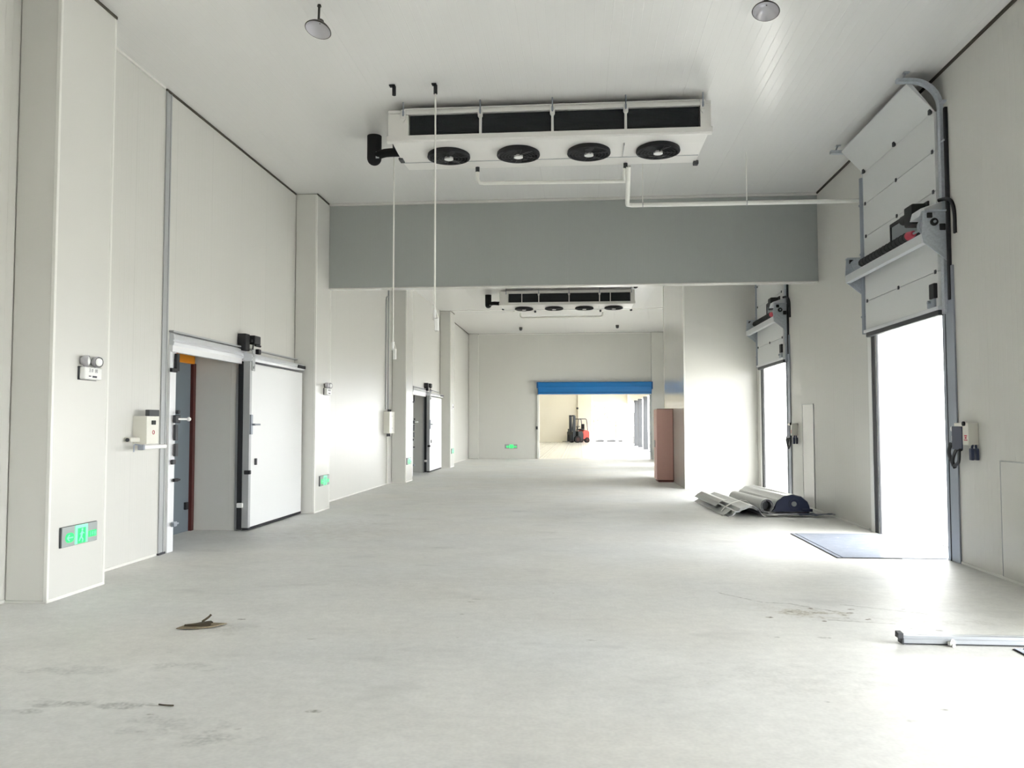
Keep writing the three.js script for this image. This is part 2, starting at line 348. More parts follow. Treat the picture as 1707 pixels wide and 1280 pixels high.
{ const w = struct('wall_hall_right', null);
  runZ(w, 4.2, 4.45, -38.65, HB, 3.35, 6.2, M.creamWall, 1.16);
  const posts = [-38.95, -43.5, -48.2, -52.9, -57.6, -61.7];
  for (const z of posts) { const o = mesh(join([box(4.02, 4.3, 0, 3.35, z - 0.16, z + 0.16, 0.01), box(3.96, 4.36, 0, 0.03, z - 0.22, z + 0.22)]), M.darkGrey); o.name = 'post'; w.add(o); }
  for (let k = 0; k < 5; k++) { const o = mesh(join(box(4.2, 4.26, 0.05 + k * 0.49, 0.05 + k * 0.49 + 0.48, -72.6, -64.2, 0.01)), M.darkGrey); o.name = 'shutter_panel'; w.add(o); } }

// ================================================================ SLIDING COLD ROOM DOORS
const SD = 'insulated sliding doors of the cold rooms';
function slidingDoor() {
  const t = thing('sliding_door', 'open white sliding cold-room door nearest the camera, beside the recess with an orange lintel', 'door', [-5.1, 0, -12.2], SD);
  part(t, 'leaf', box(-5.08, -4.985, 0.05, 2.53, -14.5, -12.16, 0.008), M.doorLeaf);
  part(t, 'edge_profile', box(-5.084, -4.98, 0.045, 2.56, -12.2, -12.12, 0.006), M.steelGrey, 'grey edge profile');
  part(t, 'gasket', box(-5.164, -5.086, 0.02, 2.56, -12.3, -12.115, 0.01), M.rubber, 'black rubber gasket');
  part(t, 'bottom_seal', box(-5.08, -4.985, 0.012, 0.05, -14.5, -12.14, 0.004), M.rubber);
  part(t, 'rail', prism([[-5.165, 2.60], [-5.105, 2.60], [-5.095, 2.64], [-5.11, 2.66], [-5.095, 2.68], [-5.105, 2.745], [-5.165, 2.765]], 'z', -12.3, -9.99, 0.003), M.alu);
  part(t, 'rail_hood', prism([[-5.165, 2.565], [-4.975, 2.565], [-4.965, 2.60], [-4.98, 2.615], [-4.965, 2.63], [-4.975, 2.675], [-5.165, 2.72]], 'z', -14.75, -12.16, 0.003), M.alu);
  part(t, 'rail_cover', box(-5.166, -5.1, 2.767, 2.79, -14.7, -9.98, 0.004), M.steelGrey);
  part(t, 'rail_end', box(-4.985, -4.95, 2.60, 2.655, -14.77, -14.2, 0.006), M.black);
  part(t, 'lintel', box(-5.17, -5.11, 2.52, 2.605, -12.12, -9.98, 0.005), M.aluWhite);
  part(t, 'frame_stile', box(-5.17, -5.135, 0, 2.53, -10.13, -9.975, 0.006), M.aluWhite, 'white frame stile at the near side of the opening');
  part(t, 'hanger_plate', [box(-4.98, -4.965, 2.42, 2.74, -12.28, -12.17, 0.003), rod([-4.95, 2.66, -12.22], [-4.98, 2.66, -12.22], 0.03), rod([-4.95, 2.47, -12.22], [-4.98, 2.47, -12.22], 0.02)], M.steelGrey);
  part(t, 'stop_bracket', [box(-5.16, -5.03, 2.72, 2.98, -12.22, -12.06, 0.01), box(-5.1, -4.97, 2.84, 2.97, -12.5, -12.26, 0.012), box(-5.12, -5.0, 2.86, 2.9, -12.3, -12.2), rod([-5.02, 2.83, -12.6], [-5.02, 2.83, -12.4], 0.018), box(-5.06, -5.0, 2.70, 2.78, -12.6, -12.5, 0.01), bentTube([[-5.01, 2.84, -12.3], [-5.0, 2.72, -12.25], [-5.0, 2.6, -12.3]], 0.012, 0.02, 16, 6)], M.black, 'black drive and stop bracket on the rail');
  const h = part(t, 'handle', [box(-4.99, -4.955, 1.45, 1.75, -12.2, -12.13, 0.006), rod([-4.955, 1.6, -12.17], [-4.9, 1.6, -12.17], 0.016), rod([-4.905, 1.6, -12.34], [-4.905, 1.6, -12.12], 0.014)], M.steelFrame);
  part(t, 'latch', [box(-4.985, -4.96, 0.98, 1.08, -12.40, -12.34, 0.006)], M.darkGrey); part(t, 'latch', [box(-5.05, -4.955, 0.85, 0.91, -12.16, -12.10, 0.01)], M.black); part(t, 'roller_guide', [box(-5.15, -5.06, 0.35, 0.42, -12.14, -12.08, 0.01)], M.plasticWhite);
  // hardware on the near stile
  part(t, 'lock_keep', [box(-5.115, -5.07, 1.62, 1.72, -10.2, -10.08, 0.008), box(-5.115, -5.08, 1.4, 1.6, -10.16, -10.1, 0.006), box(-5.115, -5.08, 1.2, 1.36, -10.17, -10.11, 0.006), box(-5.115, -5.085, 1.1, 1.16, -10.13, -10.05, 0.006), rod([-5.1, 1.76, -10.14], [-5.06, 1.76, -10.14], 0.025)], M.darkGrey, 'dark lock keep with striker');
  part(t, 'push_knob', [rod([-5.08, 1.67, -10.14], [-5.04, 1.67, -10.3], 0.014), new THREE.SphereGeometry(0.028, 14, 10).translate(-5.03, 1.67, -10.34)], M.plasticWhite);
  part(t, 'catch', [box(-5.115, -5.08, 0.88, 0.92, -10.2, -10.1, 0.006), rod([-5.09, 0.9, -10.24], [-5.09, 0.9, -10.1], 0.012)], M.black); part(t, 'catch', [box(-5.115, -5.07, 0.32, 0.38, -10.16, -10.08, 0.006), rod([-5.09, 0.35, -10.22], [-5.09, 0.35, -10.08], 0.012)], M.steelFrame);
  part(t, 'angle_bracket', [box(-5.115, -5.08, 2.28, 2.5, -10.17, -10.1, 0.004), box(-5.115, -5.08, 2.26, 2.31, -10.12, -9.98, 0.004)], M.black);
  for (const o of t.children) if (['lock_keep', 'push_knob', 'catch', 'angle_bracket'].includes(o.name)) o.position.z += 0.06;
  return t;
}
const slide1 = slidingDoor();
copyOf(slide1, [0, 0, D2], 'open white sliding cold-room door farther down the left wall, between two columns');
// grey joint post with the wall
const post1 = thing('joint_post', 'grey metal joint profile rising from floor to ceiling left of the first sliding door', 'post', [-5.15, 0, -9.85]);
part(post1, 'profile', [box(XL + 0.002, XL + 0.02, 0, H - 0.03, -9.935, -9.91, 0.004), box(XL + 0.002, XL + 0.01, 0, H - 0.03, -9.91, -9.83, 0.003), box(XL + 0.002, XL + 0.02, 0, H - 0.03, -9.83, -9.80, 0.004)], M.steelGrey);
part(post1, 'foot', [box(XL + 0.002, XL + 0.03, 0, 0.025, -9.95, -9.785, 0.004)], M.darkGrey);
// fast roller curtains inside the recesses
function rollerCurtain() {
  const t = thing('roller_curtain', 'grey roller curtain with orange lintel inside the nearest recess', 'curtain', [-5.9, 0, -11.1], 'closed roller curtains in the recesses');
  part(t, 'curtain', box(-5.93, -5.9, 0, 2.6, -12.1, -10.14), M.curtain);
  part(t, 'header_box', box(-5.99, -5.84, 2.52, 2.655, -12.11, -10.14, 0.012), M.orange, 'orange header box');
  part(t, 'header_strip', box(-5.96, -5.86, 2.655, 2.68, -12.16, -10.14), M.panelPlain);
  part(t, 'guide_rail', box(-5.95, -5.85, 0, 2.53, -12.17, -12.09, 0.006), M.darkRed, 'dark red guide rail');
  part(t, 'guide_rail', box(-5.95, -5.82, 0, 2.53, -10.22, -10.14, 0.006), M.darkRed);
  part(t, 'sensor', box(-5.9, -5.86, 0.33, 0.44, -12.02, -11.94, 0.006), M.black);
  return t;
}
const rc = rollerCurtain();
copyOf(rc, [0, 0, D2], 'grey roller curtain in the recess behind the far sliding door');

// ================================================================ CONTROL BOXES ON THE LEFT WALL
{ const t = thing('lock_box', 'beige metal lock box with a black button and rods, left of the first sliding door', 'box', [-5.08, 1.4, -9.3]);
  part(t, 'housing', box(XL, -5.0, 1.375, 1.70, -9.46, -9.19, 0.006), M.boxBeige);
  part(t, 'top_plate', box(-5.05, -5.0, 1.70, 1.775, -9.47, -9.24, 0.004), M.darkGrey, 'dark top plate');
  part(t, 'button', box(-5.0, -4.985, 1.60, 1.65, -9.37, -9.29, 0.004), M.black); part(t, 'emblem', [new THREE.TorusGeometry(0.022, 0.004, 6, 16).rotateY(Math.PI / 2).translate(-4.999, 1.51, -9.34)], M.redPrint);
  part(t, 'lever', [box(XL + 0.01, -5.08, 1.40, 1.455, -9.25, -9.0, 0.012)], M.boxBeige); part(t, 'lever', [box(-5.03, -4.97, 1.315, 1.365, -9.62, -9.08, 0.014)], M.plasticWhite);
  part(t, 'lever_tip', [rod([-5.12, 1.427, -9.005], [-5.12, 1.427, -8.985], 0.022)], M.darkGrey); part(t, 'lever_tip', [box(-5.035, -4.965, 1.31, 1.37, -9.10, -9.06, 0.006), bentTube([[-5.0, 1.36, -9.08], [-5.03, 1.38, -8.98], [-5.03, 1.29, -8.97]], 0.008, 0.02, 12, 6)], M.steelFrame); }
{ const t = thing('wall_box', 'beige electrical wall box with two thin conduits running up the wall beside a column', 'box', [-5.08, 1.35, -21.7]);
  part(t, 'housing', box(XL + 0.002, -5.0, 1.36, 1.94, -22.03, -21.45, 0.008), M.boxBeige);
  part(t, 'conduit', rod([-5.15, 2.0, -21.62], [-5.15, 4.95, -21.62], 0.018), M.steelGrey); part(t, 'conduit', rod([-5.15, 1.94, -21.9], [-5.15, H - 0.02, -21.9], 0.018), M.steelGrey); part(t, 'conduit', rod([-5.14, 0.02, -21.8], [-5.14, 1.36, -21.8], 0.02), M.pvc, 'white conduit down to the floor');
  for (const [y0, y1, z] of [[1.94, 2.0, -21.9], [1.94, 2.0, -21.7], [1.28, 1.36, -21.6], [1.28, 1.36, -21.8]]) part(t, 'cable_gland', rod([-5.09, y0, z], [-5.09, y1, z], 0.027), M.darkGrey);
  for (const y of [1.5, 1.82]) part(t, 'screw', new THREE.CylinderGeometry(0.012, 0.012, 0.01, 8).rotateZ(Math.PI / 2).translate(-4.998, y, -21.74), M.steelFrame);
  part(t, 'conduit_link', [bentTube([[-5.15, 4.95, -21.62], [-5.15, 5.02, -21.66], [-5.15, 5.06, -21.9]], 0.016, 0.04, 12, 6)], M.steelGrey); }

// ================================================================ EMERGENCY LIGHTS AND EXIT SIGNS
// strokes of a lettered label, drawn as thin raised print: [x0, y0, x1, y1] in a unit square
const glyphs = [[[0.1, 0.95, 0.9, 0.95], [0.2, 0.55, 0.8, 0.55], [0.05, 0.1, 0.95, 0.1], [0.5, 0.95, 0.5, 0.1]], [[0.2, 0.95, 0.05, 0.4], [0.15, 0.7, 0.15, 0.05], [0.4, 0.9, 0.95, 0.9], [0.6, 0.9, 0.6, 0.05], [0.6, 0.6, 0.95, 0.6], [0.6, 0.3, 0.95, 0.3]], [[0.1, 0.9, 0.1, 0.05], [0.1, 0.9, 0.9, 0.9], [0.9, 0.9, 0.9, 0.05], [0.1, 0.05, 0.9, 0.05], [0.3, 0.6, 0.7, 0.6], [0.5, 0.75, 0.5, 0.25], [0.3, 0.35, 0.7, 0.3]]];
function glyphGeoms(k, x, y0, z0, w, h) {                           // print on a face that looks along +x; reads from +z to -z
  return glyphs[k].map(([a, b, c, d]) => rod([x, y0 + b * h, z0 - a * w], [x, y0 + d * h, z0 - c * w], w * 0.05, 5));
}
function emergencyLight() {
  const t = thing('emergency_light', 'white emergency light with two round heads on the nearest column', 'emergency light', [XC, 2.03, -7.6], 'twin-head emergency lights');
  part(t, 'body', [box(XC + 0.008, XC + 0.07, 2.035, 2.155, -7.77, -7.49, 0.012)], M.plasticWhite);
  part(t, 'back_plate', box(XC + 0.001, XC + 0.01, 2.03, 2.16, -7.775, -7.478, 0.003), M.darkGrey);
  for (const z of [-7.53, -7.71]) {
    const g = new THREE.LatheGeometry([[0.0, -0.05], [0.03, -0.05], [0.052, -0.02], [0.055, 0.02], [0.048, 0.024]].map((p) => new THREE.Vector2(...p)), 20).rotateZ(-Math.PI / 2).rotateY(z < -7.6 ? -0.35 : 0.35).translate(XC + 0.055, 2.212, z);
    const h = part(t, 'lamp_head', [g, rod([XC + 0.04, 2.15, z], [XC + 0.04, 2.18, z], 0.012)], M.reflector);
    part(h, 'lens', new THREE.SphereGeometry(0.047, 16, 8, 0, Math.PI * 2, 0, Math.PI / 3).scale(1, 0.5, 1).rotateZ(-Math.PI / 2).rotateY(z < -7.6 ? -0.35 : 0.35).translate(XC + 0.065, 2.212, z), M.plasticWhite);
  }
  for (const [k, z, w] of [[0, -7.55, 0.034], [1, -7.59, 0.034], [2, -7.65, 0.04]]) part(t, 'character', glyphGeoms(k, XC + 0.0705, 2.105, z, w, 0.034), M.inkGrey);
  part(t, 'indicator', box(XC + 0.069, XC + 0.073, 2.062, 2.072, -7.585, -7.55), M.inkGrey); part(t, 'test_button', box(XC + 0.069, XC + 0.073, 2.055, 2.073, -7.68, -7.61, 0.001), M.inkGrey);
  return t;
}
const em = emergencyLight();
copyOf(em, [0, 0.12, -7.56], 'white emergency light with two round heads on the column at the beam');

const signShapes = {
  oval: (cz, cy, w, h) => { const s = new THREE.Shape(); const r = h / 2; s.moveTo(-w / 2 + r, -r); s.lineTo(w / 2 - r, -r); s.absarc(w / 2 - r, 0, r, -Math.PI / 2, Math.PI / 2); s.lineTo(-w / 2 + r, r); s.absarc(-w / 2 + r, 0, r, Math.PI / 2, Math.PI * 1.5); return new THREE.ExtrudeGeometry(s, { depth: 0.004, bevelEnabled: false, curveSegments: 8 }).rotateY(Math.PI / 2).translate(0, cy, cz); },
};
function exitSign() {
  // base at the middle of its foot; lies on a face that looks along +x
  const t = thing('exit_sign', 'largest green running-man exit sign, low on the nearest column', 'sign', [XC, 0.47, -7.545], 'green exit signs low on the walls');
  const x = XC + 0.022;
  part(t, 'backing', box(XC + 0.001, XC + 0.014, 0.465, 0.655, -7.83, -7.26, 0.002), M.darkGrey);
  part(t, 'panel', box(XC + 0.012, x, 0.468, 0.652, -7.827, -7.274, 0.002), M.signGrey, 'grey glass panel');
  part(t, 'arrow', [signShapes.oval(-7.385, 0.548, 0.13, 0.088).translate(x, 0, 0)], M.signGreen);
  part(t, 'arrow_print', [rod([x + 0.005, 0.548, -7.34], [x + 0.005, 0.548, -7.43], 0.006, 6), rod([x + 0.005, 0.548, -7.34], [x + 0.005, 0.575, -7.375], 0.006, 6), rod([x + 0.005, 0.548, -7.34], [x + 0.005, 0.521, -7.375], 0.006, 6)], M.signGreenPale);
  part(t, 'doorway', [box(x, x + 0.006, 0.475, 0.65, -7.66, -7.63), box(x, x + 0.006, 0.475, 0.65, -7.50, -7.465), box(x, x + 0.006, 0.62, 0.65, -7.66, -7.465)], M.signGreenPale);
  part(t, 'field', [box(x, x + 0.003, 0.475, 0.63, -7.64, -7.49)], M.signGreen);
  part(t, 'running_man', [new THREE.SphereGeometry(0.014, 10, 8).scale(0.3, 1, 1).translate(x + 0.004, 0.602, -7.575), rod([x + 0.004, 0.585, -7.572], [x + 0.004, 0.54, -7.555], 0.011, 6), rod([x + 0.004, 0.54, -7.555], [x + 0.004, 0.51, -7.585], 0.007, 6), rod([x + 0.004, 0.51, -7.585], [x + 0.004, 0.485, -7.575], 0.006, 6), rod([x + 0.004, 0.54, -7.555], [x + 0.004, 0.5, -7.525], 0.007, 6), rod([x + 0.004, 0.578, -7.57], [x + 0.004, 0.565, -7.605], 0.005, 6), rod([x + 0.004, 0.578, -7.57], [x + 0.004, 0.56, -7.535], 0.005, 6)], M.signGreenPale);
  part(t, 'name_plate', box(x, x + 0.003, 0.515, 0.575, -7.81, -7.68, 0.001), M.signGreen); for (const k of [0, 1, 2]) part(t, 'character', glyphGeoms(k, x + 0.004, 0.525, -7.69 - k * 0.04, 0.03, 0.04), M.signGreenPale);
  return t;
}
const ex = exitSign();
copyOf(ex, [0, 0, -7.57], 'green exit sign low on the column past the first sliding door');
copyOf(ex, [0, 0.02, -15.23], 'small green exit sign low on the column beside the far sliding door');
copyOf(ex, [0, 0.04, -23.17], 'tiny green exit sign low on the last column of the left wall');
{ const s = copyOf(ex, [0, 0, 0], 'green exit sign facing the camera, low on the far wall left of the doorway'); s.rotation.y = -Math.PI / 2; s.position.set(-3.19, 0.48, ZF + 0.002); }
{ const t = thing('call_button', 'small white call button high on the last column of the left wall', 'button', [XC, 2.2, -30.7]);
  part(t, 'plate', box(XC + 0.001, XC + 0.02, 2.16, 2.36, -30.84, -30.58, 0.006), M.plasticWhite); part(t, 'button', box(XC + 0.02, XC + 0.035, 2.22, 2.28, -30.74, -30.68, 0.006), M.darkGrey); }

// ================================================================ UNIT COOLERS UNDER THE CEILING
function cooler() {
  const t = thing('unit_cooler', 'long white ceiling cooler with four black fans, nearer one in front of the grey beam', 'cooler', [-0.4, 5.2, -11.05], 'four-fan ceiling coolers');
  const xa = -2.5, xb = 1.69, zf = -10.52, zb = -11.62;
  part(t, 'top_cover', [box(xa, xb, 5.69, 5.735, zb, zf, 0.008)], M.coolerWhite);
  part(t, 'top_rail', [box(-2.28, 1.62, 5.665, 5.712, zf - 0.03, zf + 0.018, 0.006), box(-2.28, 1.62, 5.735, 5.75, zf - 0.06, zf + 0.005)], M.coolerWhite);
  part(t, 'end_panel', [box(xa, -2.225, 5.385, 5.69, zb, zf, 0.008)], M.coolerWhite); part(t, 'end_panel', [box(1.556, xb, 5.385, 5.69, zb, zf, 0.008)], M.coolerWhite);
  part(t, 'back_panel', box(xa, xb, 5.385, 5.69, zb, zb + 0.02), M.coolerWhite);
  for (const x of [-1.273, -0.333, 0.609]) part(t, 'divider', box(x - 0.016, x + 0.016, 5.39, 5.69, zf - 0.04, zf + 0.012, 0.004), M.coolerWhite);
  const xs = [-2.225, -1.273, -0.333, 0.609, 1.556];
  for (let i = 0; i < 4; i++) {
    const a = xs[i] + 0.014, b = xs[i + 1] - 0.014, g = part(t, 'coil', box(a, b, 5.392, 5.67, zf - 0.5, zf - 0.05), M.coil);
    const fins = []; for (let k = 0; k < 16; k++) fins.push(rod([a, 5.40 + k * 0.017, zf - 0.03], [b, 5.40 + k * 0.017, zf - 0.03], 0.0035, 5));
    const f = part(g, 'coil_tubes', fins, M.darkGrey); f.userData.kind = 'stuff';
  }
  for (const x of [-2.29, -1.273, -0.333, 0.609, 1.585]) { part(t, 'hanger', [box(x - 0.032, x + 0.032, 5.61, 5.73, zf + 0.012, zf + 0.03, 0.004), prism([[x - 0.032, 5.612], [x, 5.56], [x + 0.032, 5.612]], 'z', zf + 0.012, zf + 0.026)], M.coolerWhite);
    part(t, 'hanger_rod', [rod([x, 5.64, zf + 0.036], [x, H - 0.002, zf + 0.036], 0.009, 8), box(x - 0.012, x + 0.012, 5.65, 5.70, zf + 0.028, zf + 0.05)], M.steelFrame); }
  part(t, 'front_band', prism([[zf + 0.02, 5.385], [zf + 0.02, 5.32], [zf + 0.005, 5.30], [zf - 0.05, 5.30], [zf - 0.05, 5.385]].map(([z, y]) => [z, y]), 'x', xa - 0.012, xb + 0.012), M.coolerWhite);
  part(t, 'drain_pan', prism([[zf + 0.0, 5.305], [zf - 0.25, 5.276], [zf - 0.68, 5.25], [zb + 0.02, 5.272], [zb, 5.3], [zb, 5.39], [zf, 5.39]], 'x', xa + 0.06, xb - 0.06), M.coolerWhite);
  part(t, 'pan_joint', [box(xa + 0.07, xb - 0.07, 5.244, 5.252, zf - 0.69, zf - 0.675), ...[-0.86, 0.6].map((x) => box(x - 0.004, x + 0.004, 5.25, 5.285, zf - 0.67, zf - 0.2))], M.steelGrey);
  for (const g of [box(xa + 0.03, xa + 0.09, 5.235, 5.27, zf - 0.66, zf - 0.5, 0.01), rod([-1.437, 5.2, zb + 0.08], [-1.437, 5.27, zb + 0.08], 0.03), rod([0.66, 5.2, zb + 0.08], [0.66, 5.27, zb + 0.08], 0.03)]) part(t, 'drain_fitting', g, M.darkGrey); part(t, 'drain_fitting', [box(xb - 0.09, xb - 0.02, 5.22, 5.28, zb + 0.02, zb + 0.12, 0.012)], M.darkGrey);
  for (const [i, x] of [-1.76, -0.81, 0.14, 1.06].entries()) {
    const f = sub(t, 'fan'), z = zf - 0.45, y = 5.262;
    part(f, 'shroud', new THREE.LatheGeometry([[0.262, 0.06], [0.262, -0.035], [0.285, -0.045], [0.292, -0.03], [0.285, 0.02]].map((p) => new THREE.Vector2(...p)), 40).translate(x, y, z), M.black);
    part(f, 'mouth', new THREE.CylinderGeometry(0.262, 0.262, 0.004, 36).translate(x, y - 0.016, z), M.foam);
    for (let k = 0; k < 5; k++) {
      const a = k * Math.PI * 2 / 5 + i * 0.5, s = new THREE.Shape(); s.moveTo(0.06, -0.03); s.quadraticCurveTo(0.16, -0.085, 0.245, -0.06); s.quadraticCurveTo(0.265, 0.01, 0.235, 0.085); s.quadraticCurveTo(0.14, 0.05, 0.06, 0.03);
      part(f, 'blade', new THREE.ExtrudeGeometry(s, { depth: 0.005, bevelEnabled: false, curveSegments: 6 }).rotateX(-Math.PI / 2 + 0.28).rotateY(a).translate(x, y - 0.034, z), M.blackShine);
    }
    const ring = []; for (const r of [0.09, 0.135, 0.18, 0.225, 0.265]) ring.push(new THREE.TorusGeometry(r, 0.0025, 5, 40).rotateX(Math.PI / 2).translate(x, y - 0.05, z)); for (let k = 0; k < 6; k++) { const a = k * Math.PI / 3 + 0.3; ring.push(rod([x + 0.05 * Math.cos(a), y - 0.053, z + 0.05 * Math.sin(a)], [x + 0.285 * Math.cos(a), y - 0.045, z + 0.285 * Math.sin(a)], 0.003, 5)); }
    part(f, 'guard', ring, M.darkGrey).userData.kind = 'stuff';
    part(f, 'hub', new THREE.CylinderGeometry(0.062, 0.062, 0.03, 24).translate(x, y - 0.045, z), M.plasticWhite, 'pale hub');
    part(f, 'bracket', box(-0.018, 0.018, -0.03, 0.012, 0.275, 0.325, 0.004).rotateY(2.5).translate(x, y, z), M.coolerWhite);
  }
  part(t, 'pipe_riser', [rod([-2.98, H - 0.004, -11.7], [-2.98, 5.49, -11.7], 0.105, 24), new THREE.SphereGeometry(0.105, 24, 12).translate(-2.98, 5.49, -11.7)], M.foam, 'black foam insulated riser');
  part(t, 'pipe_arm', softTube([[-2.93, 5.52, -11.66], [-2.8, 5.53, -11.6], [-2.62, 5.51, -11.52], [-2.49, 5.5, -11.5]], 0.062, 24, 16), M.foam);
  part(t, 'pipe_tag', [box(-2.935, -2.885, 5.46, 5.56, -11.61, -11.602, 0.003)], M.signGrey);
  return t;
}
const cool = cooler();
const cool2 = copyOf(cool, [0.02, 0, -14.95], 'white ceiling cooler with four fans farther back, seen below the grey beam');
origin.set(cool2, cool2.position.toArray());
for (const x of [-1.78, 0.96]) part(cool2, 'divider', box(x - 0.012, x + 0.012, 5.39, 5.69, -25.5, -25.455, 0.003), M.coolerWhite);

// drain pipes
function drain(z0, dx) {
  const t = thing('drain_pipe', 'white drain pipe hung under the nearer cooler and running to the right wall', 'pipe', [0, 5.03, -11.55]);
  part(t, 'branch', bentTube([[-1.437, 5.2, -11.54], [-1.437, 5.04, -11.56], [0.66, 5.03, -11.6]], 0.026, 0.07, 40, 10), M.pvc);
  part(t, 'branch', rod([0.64, 5.2, -11.54], [0.64, 5.03, -11.58], 0.024), M.pvc);
  part(t, 'main', bentTube([[0.70, 5.21, -11.5], [0.70, 5.06, -11.62], [0.76, 5.03, -12.9], [XR - 0.004, 5.02, -12.9]], 0.034, 0.07, 60, 12), M.pvc);
  for (const x of [1.0, 2.6]) { part(t, 'hanger_rod', rod([x, 5.06, -12.9], [x, H - 0.002, -12.9], 0.008, 6), M.pvc); part(t, 'clip', new THREE.TorusGeometry(0.038, 0.006, 6, 20).rotateY(Math.PI / 2).translate(x, 5.026, -12.9), M.steelGrey); }
  return t;
}
drain();
{ const t = thing('drain_pipe', 'thin white drain pipe under the cooler behind the beam', 'pipe', [0, 5.1, -26.5]);
  part(t, 'branch', bentTube([[-1.9, 5.2, -26.5], [-1.9, 5.05, -26.52], [0.75, 5.06, -26.52], [0.75, 5.2, -26.5]], 0.024, 0.06, 50, 8), M.pvc); }

// ================================================================ CEILING FITTINGS
function pendant() {
  const t = thing('pendant_lamp', 'round grey pendant lamp near the top edge, left of the cooler', 'lamp', [-2.595, H, -7.93], 'unlit round pendant lamps');
  const q = (g) => g.rotateZ(-0.16).rotateX(-0.28).translate(-2.595, 5.60, -7.93);
  part(t, 'rod', [rod([-2.595, H - 0.001, -7.93], [-2.60, 5.665, -7.93], 0.012, 10), new THREE.CylinderGeometry(0.016, 0.022, 0.02, 16).translate(-2.595, H - 0.011, -7.93)], M.lampDark);
  part(t, 'collar', q(new THREE.CylinderGeometry(0.03, 0.042, 0.04, 16).translate(0, 0.055, 0)), M.lampDark);
  const sh = part(t, 'shade', q(new THREE.LatheGeometry([[0.02, 0.05], [0.05, 0.04], [0.1, 0.0], [0.128, -0.03], [0.134, -0.042], [0.128, -0.046]].map((p) => new THREE.Vector2(...p)), 36)), M.lampDark);
  part(sh, 'reflector', q(new THREE.LatheGeometry([[0.126, -0.044], [0.095, -0.004], [0.045, 0.03], [0.0, 0.036]].map((p) => new THREE.Vector2(...p)), 36)), M.reflector);
  return t;
}
const pl = pendant();
copyOf(pl, [4.45, 0.1, -0.2], 'round grey pendant lamp cut by the top edge, right of the cooler');
function hangingConduit(x, z, label, drop) {
  const t = thing('hanging_switch', label, 'switch', [x, H, z], 'white hanging switches');
  part(t, 'pipe', rod([x, H - 0.005, z], [x, drop, z], 0.011, 10), M.pvc);
  part(t, 'ceiling_cap', [box(x - 0.045, x + 0.012, H - 0.02, H - 0.001, z - 0.03, z + 0.03, 0.004), rod([x, H - 0.02, z], [x, H - 0.13, z], 0.024, 12)], M.black, 'black ceiling cap');
  part(t, 'switch_body', [rod([x, drop + 0.02, z], [x, drop - 0.1, z], 0.022, 12, 0.014), box(x + 0.0, x + 0.05, drop - 0.24, drop - 0.08, z - 0.02, z + 0.02, 0.01)], M.plasticWhite);
  part(t, 'cord', [softTube([[x, drop + 0.02, z], [x - 0.025, drop - 0.05, z], [x - 0.02, drop - 0.1, z], [x + 0.01, drop - 0.1, z]], 0.004, 20, 6), softTube([[x, drop + 0.02, z], [x + 0.03, drop - 0.03, z], [x + 0.045, drop - 0.1, z], [x + 0.03, drop - 0.14, z]], 0.004, 20, 6)], M.pvc);
  return t;
}
hangingConduit(-1.765, -9.94, 'white switch hanging on the long thin conduit in front of the cooler', 2.98);
hangingConduit(-2.755, -12.0, 'white switch hanging on the thin conduit behind the left end of the cooler', 2.80);
{ const t = thing('ceiling_outlet', 'small black ceiling cap above the left end of the cooler, no conduit on it', 'cap', [-2.287, H, -9.94]);
  part(t, 'plate', box(-2.345, -2.27, H - 0.02, H - 0.001, -9.97, -9.91, 0.004), M.black); part(t, 'stub', rod([-2.287, H - 0.02, -9.94], [-2.287, H - 0.13, -9.94], 0.024, 12), M.black); }
const fit = [[-2.36, -29.6, 'small dark ceiling fitting just left below the far cooler'], [1.52, -28.7, 'small dark ceiling fitting just right below the far cooler'], [-2.55, -35.8, 'left small dark ceiling fitting between the far cooler and the far wall'], [1.62, -35.3, 'right small dark ceiling fitting between the far cooler and the far wall'], [1.7, -24.9, 'small dark ceiling fitting beside the right end of the far cooler']];
for (const [x, z, label] of fit) { const t = thing('ceiling_fitting', label, 'fitting', [x, H, z], 'dark ceiling fittings by the far cooler');
  part(t, 'base', new THREE.CylinderGeometry(0.07, 0.08, 0.05, 16).translate(x, H - 0.026, z), M.lampDark); part(t, 'globe', new THREE.SphereGeometry(0.07, 14, 10).scale(1, 0.9, 1).translate(x, H - 0.085, z), M.darkGrey); }

